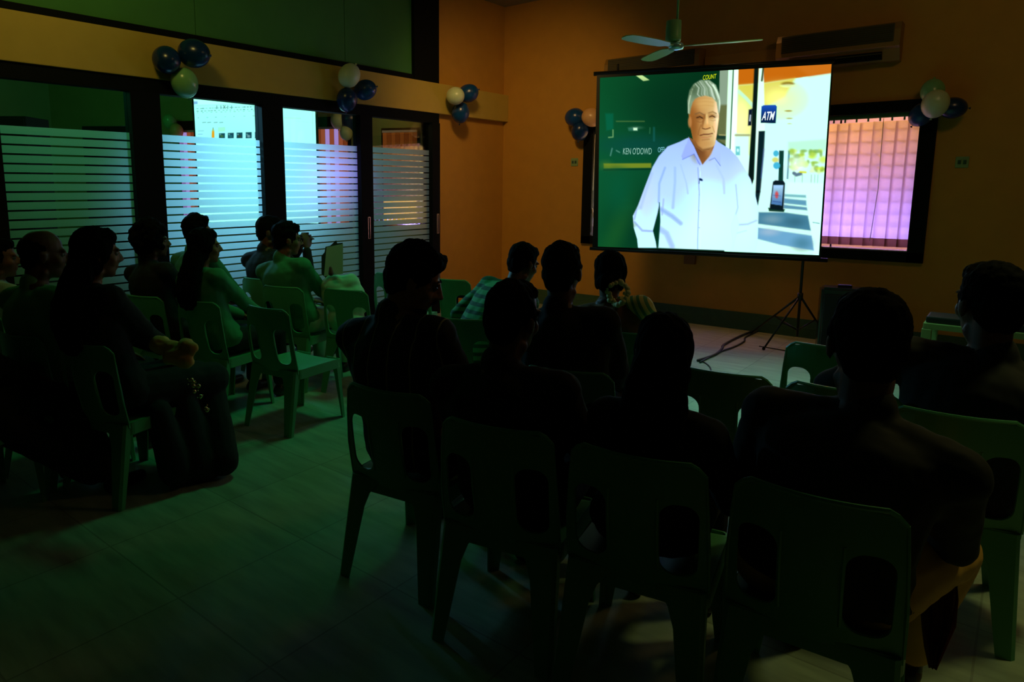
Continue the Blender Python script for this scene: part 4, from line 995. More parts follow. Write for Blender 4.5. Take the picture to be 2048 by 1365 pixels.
for key, cx, cy, yaw, lb, g_ in [
    ('P4', -1.83, 1.77, 9, 'green plastic chair under the moustached man looking down', GR),
    ('P3', -1.27, 1.72, 12, 'green plastic chair under the short haired man in black, middle of the rear row', GR),
    ('P2', -.81, 1.79, 10, 'green plastic chair under the long haired woman in the rear row', GR),
    ('P1', -.345, 1.845, 4, 'green plastic chair under the broad man nearest the camera', GR),
    ('P5', -1.44, 2.47, 16, 'green plastic chair behind the man in black, under the tall man', GR),
    ('E1', -.93, 2.87, 8, 'empty green chair against the lit floor, beyond the long haired woman', GR),
    ('E3', -.49, 2.93, 4, 'empty green chair, front edge hidden behind the broad man', GR),
    ('E2', -.68, 3.70, 8, 'empty green chair farthest forward, left of the broad man\'s head', GR),
    ('P8', -.12, 2.84, 8, 'green plastic chair at the right edge, under the person in dark clothes', GR),
    ('P6', -2.50, 3.06, 22, 'green plastic chair under the leaning person in a striped shirt', GR),
    ('P7', -1.62, 3.33, 14, 'green plastic chair under the woman with flowers in her hair', GR),
    ('P10', -3.52, 1.335, 14, 'green plastic chair nearest on the left, under the long haired woman in black', GLF),
    ('P9', -4.00, 1.20, 12, 'green plastic chair under the bald man at the left', GLF),
    ('C2', -3.70, 2.53, 6, 'empty green chair facing right, brightest one of the left block', GLF),
    ('P12', -4.28, 2.38, 12, 'green plastic chair under the woman with a light green top and long hair', GLF),
    ('P11', -4.78, 2.24, 14, 'green plastic chair under the curly haired person', GLF),
    ('P14', -4.40, 3.17, 14, 'green plastic chair under the person with glasses in a green top', GLF),
    ('P13', -4.93, 3.32, 11, 'green plastic chair under the person raising a camera', GLF),
    ('C15', -3.90, 3.38, 14, 'green plastic chair carrying the white bundle and paper', GLF),
    ('C8', -4.31, 4.30, 12, 'empty green chair before the striped doors, left of the moustached man\'s hair', GLF),
    ('C9', -3.68, 4.34, 12, 'empty green chair farthest forward near the amber corner', GLF),
    ('P16', -4.90, 1.28, 12, 'green plastic chair at the left edge behind the bald man', GLF),
    ('P0', -3.84, .66, 10, 'green plastic chair cut off by the left edge, lowest in the view', GLF),
    ('P12b', -5.1, 2.75, 12, 'green plastic chair under the person hidden behind the light green top', GLF)]:
    chairs[key] = chair(cx, cy, yaw, lb, g_)

# ================================================================== people
SKIN = mat('brown_skin', (.22, .085, .028), .55, .08, 30)
SKIN_D = mat('dark_skin', (.12, .045, .016), .55, .08, 30)
HAIR = mat('black_hair', (.0035, .0035, .003), .8, .2, 80, bump=.3, spec=.04)
EYE_W = mat('eye_white', (.16, .15, .13), .4); EYE_D = mat('eye_dark', (.01, .008, .006), .1)
def rot(yaw, pitch=0, roll=0):
    return Matrix.Rotation(math.radians(yaw), 3, 'Z') @ Matrix.Rotation(math.radians(pitch), 3, 'X') @ Matrix.Rotation(math.radians(roll), 3, 'Y')
def ik(a, b, l1, l2, hint):
    d = b - a; L = min(d.length, (l1 + l2) * .995); t = d.normalized(); b = a + t * L
    x = (l1 * l1 - l2 * l2 + L * L) / (2 * L); h = math.sqrt(max(l1 * l1 - x * x, 0))
    hn = (hint - t * hint.dot(t)).normalized(); return a + t * x + hn * h, b
def head_parts(bm, M, s, R3, beard=False):
    e = lambda c, r, q=None: ball(bm, M @ Vector(c), tuple(v * s for v in r), None, R3 if q is None else R3 @ q)
    e((0, -.012, .035), (.074, .095, .088)); e((0, .022, -.02), (.062, .072, .085)); e((0, .03, -.07), (.050, .056, .045)); e((0, .06, -.098), (.024, .024, .018))
    for sx in (-1, 1):
        e((sx * .040, .055, -.028), (.022, .026, .028)); e((sx * .030, .083, .024), (.024, .012, .009)); e((sx * .077, -.006, -.012), (.009, .020, .031), rot(0, -10, 0)); e((sx * .080, -.012, .004), (.007, .015, .016))
        e((sx * .012, .102, -.032), (.009, .010, .008)); cone(bm, M @ Vector((sx * .046, .0, -.085)), M @ Vector((sx * .03, -.03, -.13)), .02 * s, .022 * s)
    cone(bm, M @ Vector((0, .088, .018)), M @ Vector((0, .112, -.026)), .008 * s, .012 * s)
    cone(bm, M @ Vector((-.018, .087, -.056)), M @ Vector((.018, .087, -.056)), .007 * s, .007 * s); cone(bm, M @ Vector((-.015, .084, -.067)), M @ Vector((.015, .084, -.067)), .007 * s, .007 * s)
def hand_parts(bm, wrist, direc, palmn, s, curl=35, side=1):
    d = direc.normalized(); n = (palmn - d * palmn.dot(d)).normalized(); l = d.cross(n) * side
    R = Matrix((l, d, n)).transposed()
    pc = wrist + d * .05 * s; ball(bm, pc, (.040 * s, .052 * s, .015 * s), None, R)
    for i, (o, ln) in enumerate([(-.030, .064), (-.010, .074), (.011, .070), (.030, .055)]):
        p = wrist + d * .088 * s + l * o * s; a = math.radians(curl * .5); dd = (d * math.cos(a) + n * math.sin(a)) + l * o * 1.2; dd.normalize()
        q = p + dd * ln * .45 * s; cone(bm, p, q, .0095 * s, .009 * s, n=8)
        a = math.radians(curl * 1.3); d2 = (d * math.cos(a) + n * math.sin(a)).normalized(); q2 = q + d2 * ln * .32 * s; cone(bm, q, q2, .009 * s, .0085 * s, n=8)
        a = math.radians(curl * 1.9); d3 = (d * math.cos(a) + n * math.sin(a)).normalized(); cone(bm, q2, q2 + d3 * ln * .24 * s, .0085 * s, .0075 * s, n=8)
    p = wrist + d * .03 * s - l * .030 * s; td = (d * .7 - l * .75 + n * .35).normalized(); q = p + td * .042 * s; cone(bm, p, q, .014 * s, .011 * s, n=8)
    td = (d * .9 - l * .25 + n * .4).normalized(); cone(bm, q, q + td * .03 * s, .0105 * s, .009 * s, n=8)

def loft(bm, rings):
    """rings: (centre, X axis vec, Y axis vec) half axes"""
    n = 20; R = []
    for c, ax, ay in rings:
        R.append([bm.verts.new(c + ax * math.cos(2 * math.pi * k / n) + ay * math.sin(2 * math.pi * k / n)) for k in range(n)])
    for a, b in zip(R, R[1:]):
        for k in range(n): bm.faces.new((a[k], a[(k + 1) % n], b[(k + 1) % n], b[k]))
    bm.faces.new(R[0][::-1]); bm.faces.new(R[-1])

def person(key, apex_px, label, top, bottom, hair='short', skin=SKIN, s=1.0, ws=1.0, head=None, lean=0.0, sleeves='long', skirt=False, hands=None, elbows=None,
           depth=None, hair_len=.35, gender='m', legs=None, skin_extra=None, root=None, turn=0.0, glasses=False, moustache=False, shoe=None, dress_back=None, hood=None, knees=None, neck_bare=True, feetx=0.0, extra=(), arm=1.0):
    loc, yaw = chairs[key] if root is None else root
    yaw = yaw + math.radians(turn)
    P = thing('person', label, 'person', loc, yaw, 'seated audience')
    inv = (Matrix.Translation(loc) @ Matrix.Rotation(yaw, 4, 'Z')).inverted()
    # depth where the sight line passes closest above the seat
    if depth is None:
        d = ray(*apex_px) / FPX; tx, ty = loc.x, loc.y
        aim = loc + Vector((-math.sin(yaw), math.cos(yaw), 0)) * (-.03 + lean)
        depth = ((aim.x - CAM.x) * d.x + (aim.y - CAM.y) * d.y) / (d.x * d.x + d.y * d.y)
    A = inv @ at_w(*apex_px, depth)
    hy, hp, hr = head if head else (0, 0, 0)
    R3 = rot(hy, hp, hr); hs = s * 1.0
    Hc = A - R3 @ Vector((0, -.01, .125)) * hs
    M = Matrix.Translation(Hc) @ R3.to_4x4() @ Matrix.Scale(hs, 4)
    N = Hc + R3 @ Vector((0, -.035, -.115)) * hs + Vector((0, -.01, -.055)) * hs        # neck base
    hipc = Vector((0, -.045, .535)); base = Vector((0, -.04, .475))
    sp_dir = (N - hipc); Ls = sp_dir.length; T = sp_dir.normalized()
    shx = Vector((1, 0, 0)); shx = (shx - T * shx.dot(T)).normalized(); shy = T.cross(shx).normalized()
    W = ws * s; tl = Ls / .52
    def sec(t, bulge=0.0): return hipc + sp_dir * t + shy * (-.025 * math.sin(max(0, min(1, t)) * math.pi)) * 1.0
    prof_m = [(-.12, .155, .115), (0, .172, .125), (.25, .152, .115), (.5, .158, .118), (.72, .176, .118), (.86, .178, .105), (.94, .13, .085), (1.0, .07, .065), (1.08, .055, .058)]
    prof_f = [(-.12, .165, .12), (0, .18, .13), (.25, .142, .108), (.5, .142, .112), (.70, .158, .118), (.84, .155, .098), (.94, .11, .078), (1.0, .06, .058), (1.08, .048, .052)]
    prof = prof_f if gender == 'f' else prof_m
    def torso(bm, infl, t0=-.2, t1=1.2):
        rg = []
        for t, rx, ry in prof:
            if t0 <= t <= t1: rg.append((sec(t), shx * (rx * W + infl), shy * (ry * s + infl)))
        loft(bm, rg)
    sw = .172 * W if gender == 'm' else .155 * W
    Sh = [N - T * .055 * s + shx * sx * sw + shy * -.01 for sx in (-1, 1)]
    if hands is None: hands = [Vector((-.12, .30, .63)), Vector((.12, .30, .63))]
    hands = [(inv @ h[1]) if h[0] == 'w' else Vector(h) for h in hands]
    elb = []; wr = []
    for i, sx in enumerate((-1, 1)):
        hint = Vector(elbows[i]) if elbows and elbows[i] is not None else Vector((sx * .55, -.45, -.6))
        e_, w_ = ik(Sh[i], hands[i], .285 * s * arm, .255 * s * arm, hint); elb.append(e_); wr.append(w_)
    # legs
    kn = knees or [Vector((-.12, .415, .505)), Vector((.12, .415, .505))]
    kn = [Vector(k) for k in kn]
    an = legs or [Vector((-.13 + feetx, .40, .085)), Vector((.13 + feetx, .42, .085))]
    an = [Vector(k) for k in an]
    hipj = [Vector((-.09 * W, -.01, .53)), Vector((.09 * W, -.01, .53))]
    # ---- body
    bm = bmesh.new(); torso(bm, 0); head_parts(bm, M, hs, R3); cone(bm, N - T * .03, Hc + R3 @ Vector((0, -.03, -.05)) * hs, .055 * s, .052 * s)
    for i, sx in enumerate((-1, 1)):
        cone(bm, N - T * .02 + shx * sx * .04, Sh[i], .045 * s, .056 * s); cone(bm, Sh[i], elb[i], .050 * s, .038 * s); cone(bm, elb[i], wr[i], .038 * s, .026 * s)
        fd = (wr[i] - elb[i]).normalized(); hand_parts(bm, wr[i], (fd + Vector((0, .3, -.15))).normalized() if hands[i].z < .8 else fd, Vector((0, .1, -1)) if hands[i].z < .8 else Vector((-sx, .2, 0)), s * .98, 35, sx)
        cone(bm, hipj[i], kn[i], .082 * W, .056 * s); cone(bm, kn[i], an[i] + Vector((0, -.0, .0)), .052 * s, .034 * s); cone(bm, an[i] + Vector((0, -.02, -.045)), an[i] + Vector((0, .15, -.055)), .036 * s, .027 * s)
    fused('body', bm, .0085, skin, P, 3)
    # ---- clothes
    bm = bmesh.new(); torso(bm, .013, -.2, 1.0)
    for i, sx in enumerate((-1, 1)):
        cone(bm, N - T * .03 + shx * sx * .04, Sh[i], .056 * s, .070 * s)
        if sleeves == 'long': cone(bm, Sh[i], elb[i], .066 * s, .052 * s); cone(bm, elb[i], elb[i].lerp(wr[i], .93), .052 * s, .038 * s)
        elif sleeves == 'short': cone(bm, Sh[i], Sh[i].lerp(elb[i], .72), .067 * s, .064 * s)
        elif sleeves == 'cap': cone(bm, Sh[i], Sh[i].lerp(elb[i], .42), .064 * s, .060 * s)
    cone(bm, N - T * .03, N + T * (.030 if gender == 'm' else .0), .070 * s, (.064 if gender == 'm' else .060) * s)
    fused('shirt' if gender == 'm' else 'blouse', bm, .011, top, P, 3, (.006, 14, .6))
    bm = bmesh.new()
    if skirt:
        mid = [(hipj[0] + hipj[1]) / 2, (kn[0] + kn[1]) / 2, (an[0] + an[1]) / 2]
        cone(bm, hipj[0], kn[0], .105, .10); cone(bm, hipj[1], kn[1], .105, .10); cone(bm, mid[0], mid[1], .09, .095)
        for t_ in (-1, 0, 1): cone(bm, mid[1] + Vector((t_ * .09, 0, -.02)), Vector((mid[2].x + t_ * .13, mid[2].y + .02, .10)), .085, .09)
    else:
        for i in (0, 1): cone(bm, hipj[i] + Vector((0, -.02, .0)), kn[i], .096 * W, .074 * s); cone(bm, kn[i], kn[i].lerp(an[i], .9), .072 * s, .052 * s)
        cone(bm, hipj[0], hipj[1], .10, .10)
    for a_, b_, q0, q1 in extra: cone(bm, Vector(a_), Vector(b_), q0, q1)
    fused('skirt' if skirt else 'trousers', bm, .011, bottom, P, 3, (.005, 12, .5))
    for i in (0, 1):
        bm = bmesh.new(); a = an[i]; cone(bm, a + Vector((0, -.025, -.045)), a + Vector((0, .15, -.052)), .040, .032); cone(bm, a + Vector((0, -.01, -.03)), a + Vector((0, .03, -.03)), .042, .036)
        for v in bm.verts: v.co.z = max(v.co.z, .001)
        fused('shoe', bm, .008, shoe or mat('shoe_black', (.008, .007, .006), .4), P, 2)
    # ---- hair
    def hb(c, r, q=None): ball(bm, M @ Vector(c), tuple(v * hs for v in r), None, R3 if q is None else R3 @ q)
    if hair != 'none':
        bm = bmesh.new(); dsp = (.006, 45, .5); vox = .007
        if hair in ('short', 'crew', 'wavy'):
            k = {'short': 1.0, 'crew': .93, 'wavy': 1.06}[hair]
            hb((0, -.024, .046), (.082 * k, .098 * k, .090 * k)); hb((0, -.055, .0), (.074 * k, .062 * k, .075)); hb((0, -.062, -.045), (.058, .038, .04)); hb((0, .03, .085), (.062 * k, .055 * k, .042 * k))
            for sx in (-1, 1): hb((sx * .068, -.005, .02), (.016, .03, .04)); cone(bm, M @ Vector((sx * .074, .02, .03)), M @ Vector((sx * .074, .018, -.02)), .008 * hs, .005 * hs)
            if hair == 'wavy':
                random.seed(hash(key) % 100 if False else len(key) * 7 + int(apex_px[0]))
                for q in range(60):
                    a = random.uniform(0, 2 * math.pi); b = random.uniform(-.05, 1.0); x = math.sin(a) * math.cos(b * 1.5) * .078; y = math.cos(a) * math.cos(b * 1.5) * .09 - .02; z = .045 + math.sin(b * 1.5) * .088
                    if y > .045 and z < .09: continue
                    hb((x, y, z), (random.uniform(.014, .022),) * 3)
                for q in range(14): hb((random.uniform(-.06, .06), random.uniform(.045, .072), random.uniform(.085, .115)), (random.uniform(.012, .02),) * 3)
        elif hair == 'fringe':      # balding: close cropped round the back
            hb((0, -.030, .028), (.080, .088, .070)); hb((0, -.06, -.03), (.064, .042, .05)); dsp = (.003, 60, .5)
        elif hair == 'curly':
            hb((0, -.03, .045), (.10, .115, .10)); hb((0, -.06, -.03), (.09, .08, .08))
            random.seed(9)
            for q in range(170):
                a = random.uniform(0, 2 * math.pi); b = random.uniform(-.75, 1.45); x = math.sin(a) * math.cos(b) * .115; y = math.cos(a) * math.cos(b) * .12 - .03; z = .04 + math.sin(b) * .115
                if y > .055 and z < .085: continue
                hb((x, y, z), (random.uniform(.016, .028),) * 3)
        else:
            hb((0, -.022, .044), (.086, .102, .092)); hb((0, -.055, -.01), (.080, .068, .085)); hb((0, .03, .080), (.064, .055, .045))
            for sx in (-1, 1): hb((sx * .066, .0, .01), (.024, .045, .062)); hb((sx * .066, -.02, -.05), (.022, .035, .05))
            if hair == 'bun':
                hb((0, -.115, -.045), (.052, .045, .05)); hb((0, -.075, -.06), (.05, .04, .05))
            if hair in ('long', 'pony'):
                k = 1.0 if hair == 'long' else .6
                top_ = M @ Vector((0, -.06, .0)); pts = []; n = 8
                bx_ = N - shy * (.135 * s)
                for i in range(n + 1):
                    t = i / n; p = top_.lerp(N - shy * -0.0 + Vector((0, 0, 0)), 0) if False else None
                p0 = M @ Vector((0, -.055, -.01)); p1 = N + shy * (-.105 * s) - T * .02; p2 = sec(1.0 - hair_len / Ls * .5) + shy * -(.145 * s); p3 = sec(1.0 - hair_len / Ls) + shy * -(.15 * s)
                P_ = [p0, p1, p2, p3]; w_ = [.084 * k * hs, .108 * k * s, .112 * k * s, .085 * k * s]; d_ = [.070 * s, .062 * s, .040 * s, .020 * s]
                rg = []
                for i in range(3):
                    for kx in range(4):
                        t = kx / 4; rg.append((P_[i].lerp(P_[i + 1], t), shx * (w_[i] * (1 - t) + w_[i + 1] * t), shy * (d_[i] * (1 - t) + d_[i + 1] * t)))
                rg.append((P_[3], shx * w_[3], shy * d_[3])); rg.append((P_[3] - T * .03, shx * w_[3] * .4, shy * d_[3] * .5)); loft(bm, rg)
            dsp = (.007, 40, .18)
        o = fused('hair', bm, vox, HAIR, P, 2, dsp)
    # eyes
    for sx in (-1, 1):
        bm = bmesh.new(); ball(bm, M @ Vector((sx * .031, .074, .004)), .0125 * hs, None, None, 12, 8)
        e_ = obj('eye', bm, EYE_W, P, True)
        bm = bmesh.new(); ball(bm, M @ Vector((sx * .031, .0825, .004)), .0065 * hs, None, None, 10, 6); obj('iris', bm, EYE_D, e_, True)
    if moustache:
        bm = bmesh.new()
        for sx in (-1, 1): cone(bm, M @ Vector((0, .102, -.046)), M @ Vector((sx * .026, .090, -.055)), .007 * hs, .004 * hs)
        fused('moustache', bm, .003, HAIR, P, 1)
        bm = bmesh.new()
        for sx in (-1, 1):
            cone(bm, M @ Vector((sx * .016, .089, .030)), M @ Vector((sx * .044, .080, .032)), .0045 * hs, .003 * hs)
        obj('eyebrows', bm, HAIR, P)
        bm = bmesh.new(); hb((0, .064, -.098), (.024, .024, .018)); hb((0, .045, -.09), (.044, .04, .022)); fused('beard', bm, .006, HAIR, P, 2)
    if glasses:
        bm = bmesh.new()
        for sx in (-1, 1):
            pts = [M @ Vector((sx * .034 + .024 * math.cos(a), .098, .003 + .019 * math.sin(a))) for a in [2 * math.pi * k / 16 for k in range(17)]]
            tube(bm, pts, .0016, 5); tube(bm, [M @ Vector((sx * .058, .098, .008)), M @ Vector((sx * .078, .06, .012)), M @ Vector((sx * .080, -.005, .008))], .0016, 5)
        tube(bm, [M @ Vector((-.011, .1, .006)), M @ Vector((.011, .1, .006))], .0016, 5); obj('glasses', bm, M_BLK, P)
    print('PERSON', key, 'depth %.2f apex z %.2f localA %.2f %.2f' % (depth, at_w(*apex_px, depth).z, A.x, A.y), 'T', [round(v, 2) for v in T])
    return dict(P=P, M=M, N=N, Sh=Sh, elb=elb, wr=wr, kn=kn, an=an, T=T, shx=shx, shy=shy, hs=hs, inv=inv, sec=sec, depth=depth, W=W, s=s, R3=R3, Hc=Hc)

CK = mat('black_cotton', (.005, .006, .005), .9, .2, 20)
OLIVE = mat('dark_olive_cotton', (.014, .012, .006), .85, .2, 20)
KHAKI = mat('khaki_cotton', (.75, .38, .06), .8, .15, 15)
GREENT = mat('light_green_cotton', (.045, .24, .11), .85, .1, 20)
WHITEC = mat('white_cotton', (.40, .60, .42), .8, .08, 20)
DARKP = mat('dark_trousers', (.006, .006, .006), .85)
STRIP = stripes('striped_jersey', (.06, .30, .11), (.01, .07, .03), 2, 22, .45)
CHECK = stripes('thin_striped_shirt', (.006, .008, .006), (.34, .30, .14), 0, 11, .06)

# screen middle seen by everyone
SM = Vector((-2.5, 6.9, 1.6))
def look(key, extra=0):
    loc, yaw = chairs[key]; d = SM - loc; return math.degrees(math.atan2(-d.x, d.y) - yaw) + extra

p1 = person('P1', (1745, 583), 'broad person in a dark shirt and khaki trousers seen from behind, nearest the camera', OLIVE, KHAKI, 'short', SKIN_D, 1.20, 1.10, head=(look('P1'), -2, 0), depth=1.90,
            hands=[(-.10, .30, .62), (.10, .34, .66)], elbows=[(-.5, -.1, -.8), (.40, -.05, -.62)], arm=.84, turn=-4, knees=[(-.12, .42, .51), (.27, .36, .515)], legs=[(-.13, .40, .085), (.20, .42, .085)])
p2 = person('P2', (1330, 630), 'long haired woman in black seen from behind, rear row', CK, DARKP, 'long', SKIN_D, 1.0, .98, head=(look('P2'), 0, 0), gender='f', hair_len=.20)
p3 = person('P3', (1030, 560), 'short haired man in a black shirt, middle of the rear row', CK, DARKP, 'crew', SKIN_D, 1.08, 1.12, head=(look('P3') - 14, -4, 3))
p4 = person('P4', (850, 496), 'moustached young man in a dark thin striped shirt, looking down', CHECK, DARKP, 'wavy', mat('warm_skin', (.36, .16, .06), .5, .08, 30), 1.10, 1.12, head=(-58, -22, 0), moustache=True)
p5 = person('P5', (1125, 486), 'tall short haired man in black, second row of the right block', CK, DARKP, 'short', SKIN_D, 1.05, 1.10, head=(look('P5'), 0, 0))
p6 = person('P6', (1055, 489), 'person in a green striped shirt leaning forward beside the tall man', STRIP, DARKP, 'short', SKIN_D, 1.0, 1.1, head=(-10, -18, 0), turn=-28, lean=.3)
p7 = person('P7', (1222, 503), 'woman in a brown backed blouse with flowers in her hair bun', mat('brown_blouse', (.20, .085, .02), .8, .1, 20), mat('sari_cloth', (.35, .38, .12), .7, .1, 12), 'bun', SKIN_D, .98, 1.15, head=(look('P7'), 0, 0), gender='f', sleeves='cap', skirt=True)
p8 = person('P8', (1992, 528), 'person in dark clothes at the right edge, second row', CK, mat('maroon_cloth', (.12, .012, .008), .8), 'short', SKIN_D, 1.20, 1.10, head=(look('P8'), 0, 0), depth=2.48,
            hands=[(-.22, .34, .66), (.15, .3, .62)], elbows=[(-1, .0, -.35), None])
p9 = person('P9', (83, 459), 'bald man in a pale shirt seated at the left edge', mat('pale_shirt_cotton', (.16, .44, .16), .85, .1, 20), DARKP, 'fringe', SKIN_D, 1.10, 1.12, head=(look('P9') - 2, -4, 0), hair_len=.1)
p10 = person('P10', (190, 456), 'long haired woman in a black dress at the left, nearest of the left block', CK, CK, 'long', SKIN, 1.05, 1.0, head=(look('P10'), -4, 0), gender='f', skirt=True, hair_len=.26, hands=[(-.02, .34, .64), (.06, .32, .62)], knees=[(-.04, .41, .51), (.20, .40, .51)], legs=[(.16, .30, .085), (.34, .22, .085)],
             extra=[((.20, .02, .42), (.26, .06, .10), .07, .09), ((.18, .20, .44), (.30, .18, .10), .08, .10)])
p11 = person('P11', (302, 449), 'curly haired person in dark clothes in front of the black upright', CK, DARKP, 'curly', SKIN_D, 1.0, 1.0, head=(look('P11'), 0, 0))
p12 = person('P12', (405, 458), 'woman with long dark hair in a light green top', GREENT, DARKP, 'long', SKIN, 1.0, 1.05, head=(look('P12'), 0, 0), gender='f', hair_len=.2)
p12b = person('P12b', (392, 432), 'person whose dark hair shows just above the woman in light green', GREENT, DARKP, 'wavy', SKIN_D, 1.02, 1.0, head=(look('P12b'), 0, 0))
p13 = person('P13', (538, 433), 'person in black raising a camera before the striped doors', CK, DARKP, 'short', SKIN_D, 1.05, 1.1, head=(look('P13') - 6, -2, 0), hands=[('w', at_w(600, 497, 6.02)), ('w', at_w(614, 499, 5.92))], elbows=[(0, .2, -1), (.3, .2, -1)])
p14 = person('P14', (574, 447), 'person with glasses in a light green long sleeved top', GREENT, WHITEC, 'wavy', SKIN, 1.04, 1.12, head=(look('P14') + 4, -4, 0), glasses=True)
p16 = person('P16', (-8, 478), 'person in a pale shirt cut off by the left edge', WHITEC, DARKP, 'short', SKIN, 1.02, 1.0, head=(look('P16'), 0, 0))

p0 = person('P0', (-150, 478), 'person in dark clothes at the lower left edge, legs only in view', CK, DARKP, 'short', SKIN_D, 1.05, 1.05, head=(look('P0'), 0, 0), knees=[(-.10, .42, .51), (.20, .42, .51)], legs=[(.05, .48, .085), (.42, .50, .085)],
            extra=[((.16, .12, .44), (.34, .42, .14), .10, .09), ((.24, .40, .46), (.40, .46, .14), .10, .08)])

# details on people
# flowers and sari of the woman with the bun
M = p7['M']; bm = bmesh.new(); random.seed(2)
for k in range(34):
    a = 2 * math.pi * k / 34; c = Vector((.065 + .0 + .052 * math.cos(a), -.115 + .02 * math.sin(a * 2), -.10 + .062 * math.sin(a)))
    ball(bm, M @ (c + Vector((random.uniform(-.008, .008),) * 3)), random.uniform(.011, .017), None, None, 8, 5)
obj('flower_garland', bm, mat('jasmine', (.9, .8, .4), .7, .2, 40), p7['P'], True)
bm = bmesh.new(); S1 = p7['Sh'][1]; e1 = p7['elb'][1]; cone(bm, S1, S1.lerp(e1, .5), .075, .070); cone(bm, p7['N'] + p7['shx'] * .06 - p7['T'] * .02, S1, .05, .074); cone(bm, S1 - p7['T'] * .02 - p7['shx'] * .02, p7['sec'](.3) + p7['shx'] * .12, .055, .06)
fused('sari_sleeve', bm, .01, stripes('sari_stripes', (.85, .75, .25), (.12, .36, .18), 0, 30, .45, tilt=.5), p7['P'], 2)
bm = bmesh.new(); S0 = p7['Sh'][0]; e0 = p7['elb'][0]; cone(bm, S0, S0.lerp(e0, .5), .072, .068); fused('red_sleeve', bm, .01, mat('red_cloth', (.22, .012, .008), .7), p7['P'], 2)
# scarf hanging from the lap of the nearest person
def cloth(name, P, rows, m, th=.004, wob=.012, seed=1):
    random.seed(seed); bm = bmesh.new(); n = 14; R = []
    for j, (c, hw, ax) in enumerate(rows):
        R.append([bm.verts.new(Vector(c) + Vector(ax) * hw * (2 * i / n - 1) + Vector((math.sin(i * 1.7 + j * .5) * wob * .5, math.cos(i * 1.9 + j * .35) * wob, 0))) for i in range(n + 1)])
    for a, b in zip(R, R[1:]):
        for i in range(n): bm.faces.new((a[i], a[i + 1], b[i + 1], b[i]))
    bmesh.ops.solidify(bm, geom=bm.faces[:], thickness=th)
    return obj(name, bm, m, P, True)
i1 = p1['inv']
ra = (i1.to_3x3() @ rgt).normalized()
g1 = [i1 @ at_w(x, y, 1.95) for x, y in [(1880, 1075), (1878, 1140), (1876, 1200), (1876, 1250), (1870, 1290), (1866, 1334)]]
k_ = 1.95 / FPX
cloth('scarf', p1['P'], [(g1[0], 30 * k_, ra), (g1[1], 40 * k_, ra), (g1[2], 44 * k_, ra), (g1[3], 36 * k_, ra), (g1[4], 20 * k_, ra), (g1[5], 2 * k_, ra)], mat('maroon_scarf', (.16, .045, .015), .8, .2, 25), wob=.016)
# pale hem of the trousers below the knee
bm = bmesh.new(); kn = i1 @ at_w(1912, 1110, 2.12); cone(bm, kn, kn + Vector((-.03, .02, -.05)), .068, .062); fused('khaki_knee', bm, .01, KHAKI, p1['P'], 2, (.006, 20, .4))
bm = bmesh.new(); a = i1 @ at_w(1915, 1150, 2.14); b = i1 @ at_w(1893, 1195, 2.14); cone(bm, a, b, .045, .018); fused('pale_lining', bm, .008, WHITEC, p1['P'], 2)
# bright sequins on the dress of the woman at the left, cloth bag in her lap
bm = bmesh.new(); random.seed(8)
i10 = p10['inv']
for k in range(30):
    t = random.random(); x = 375 + t * 48 + random.uniform(-6, 6); y = 755 + t * 72 + random.uniform(-8, 8); wd = 3.28
    ball(bm, i10 @ at_w(x, y, wd), random.choice((.003, .004, .006, .010)), None, None, 8, 5)
obj('sequins', bm, mat('gold_sequins', (.9, .75, .35), .15, metal=1), p10['P'], True)
bm = bmesh.new()
def cw(a, b, r0, r1): cone(bm, i10 @ at_w(*a), i10 @ at_w(*b), r0, r1)
cw((318, 690, 3.46), (352, 698, 3.42), .05, .04); cw((345, 712, 3.40), (372, 722, 3.36), .05, .04); cw((372, 690, 3.38), (386, 700, 3.36), .035, .03)
o = fused('cloth_bag', bm, .009, mat('ochre_cloth', (.75, .40, .10), .8, .3, 20), None, 2, (.012, 16, 1))
o.data.transform(i10.inverted()); tag(o, 'crumpled ochre cloth bag in the lap of the woman in black', 'bag')
# camera held by the person in black
c0_ = at_w(608, 481, 5.98); cm = thing('camera_body', 'black camera held up in front of the striped doors', 'camera', c0_, AZ)
bm = bmesh.new(); bx(bm, (-.06, -.035, -.045), (.06, .035, .05), bevel=.008); bx(bm, (-.02, -.025, .045), (.04, .03, .07), bevel=.006); obj('housing', bm, M_BLK, cm)
bm = bmesh.new(); lathe(bm, [(.03, 0), (.034, .01), (.034, .07), (.03, .075)], 20, Matrix.Translation((0, .035, 0)) @ Matrix.Rotation(math.radians(-90), 4, 'X')); obj('lens', bm, M_BLK, cm, True)

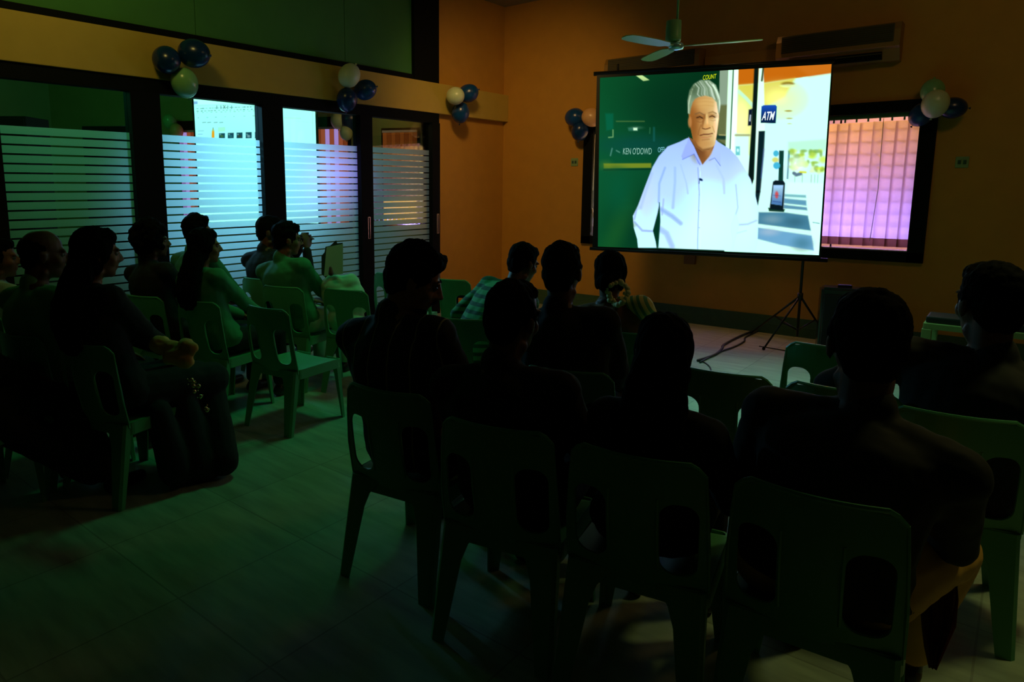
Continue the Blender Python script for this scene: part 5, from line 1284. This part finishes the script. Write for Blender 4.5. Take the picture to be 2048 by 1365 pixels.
# white bundle with a sheet of paper
base = at_w(682, 575, 5.5)
bm = bmesh.new(); 
for a, b, r0, r1 in [((668, 592, 5.5), (706, 590, 5.5), .10, .10), ((664, 572, 5.5), (700, 568, 5.5), .09, .08), ((655, 578, 5.5), (660, 600, 5.5), .05, .06), ((676, 604, 5.5), (708, 610, 5.5), .11, .11), ((680, 640, 5.5), (706, 645, 5.5), .10, .11)]:
    cone(bm, at_w(*a), at_w(*b), r0, r1)
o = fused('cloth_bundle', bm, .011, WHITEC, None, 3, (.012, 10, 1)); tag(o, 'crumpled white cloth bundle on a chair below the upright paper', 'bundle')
zb = min(v.co.z for v in o.data.vertices)
def sheet(name, pts, wd, m, label, cat, th=.003):
    bm = bmesh.new(); P = [at_w(x, y, wd) for x, y in pts]; f1 = [bm.verts.new(p) for p in P]; f2 = [bm.verts.new(p + fwd * th) for p in P]
    bm.faces.new(f1); bm.faces.new(f2[::-1])
    for i in range(len(P)): bm.faces.new((f1[i], f2[i], f2[(i + 1) % len(P)], f1[(i + 1) % len(P)]))
    bmesh.ops.recalc_face_normals(bm, faces=bm.faces[:]); return tag(obj(name, bm, m), label, cat)
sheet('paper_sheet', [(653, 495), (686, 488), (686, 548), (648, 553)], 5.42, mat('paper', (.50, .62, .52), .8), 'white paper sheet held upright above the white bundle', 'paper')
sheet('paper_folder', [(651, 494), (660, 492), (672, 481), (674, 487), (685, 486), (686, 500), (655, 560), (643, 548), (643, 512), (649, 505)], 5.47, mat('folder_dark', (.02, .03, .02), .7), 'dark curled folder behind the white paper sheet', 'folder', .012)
bm = bmesh.new(); cone(bm, at_w(662, 547, 5.38), at_w(661, 536, 5.38), .022, .012); o = tag(fused('clip', bm, .005, mat('dark_red_shape', (.12, .02, .01), .5), None, 1), 'small dark red shape at the foot of the white paper', 'clip')  # stands for a hand on the sheet, built as a plain shape
# black stool near the amber corner
st = thing('stool', 'low black stool before the amber corner wall', 'stool', on_z(930, 668, 0) + Vector((0, 0, 0)), .3)
bm = bmesh.new(); bx(bm, (-.17, -.15, .42), (.17, .15, .46), bevel=.01); obj('seat', bm, M_WOOD, st)
for sx in (-1, 1):
    for sy in (-1, 1):
        bm = bmesh.new(); tube(bm, [(sx * .14, sy * .12, .42), (sx * .16, sy * .14, 0)], .013, 8); obj('leg', bm, M_WOOD, st)
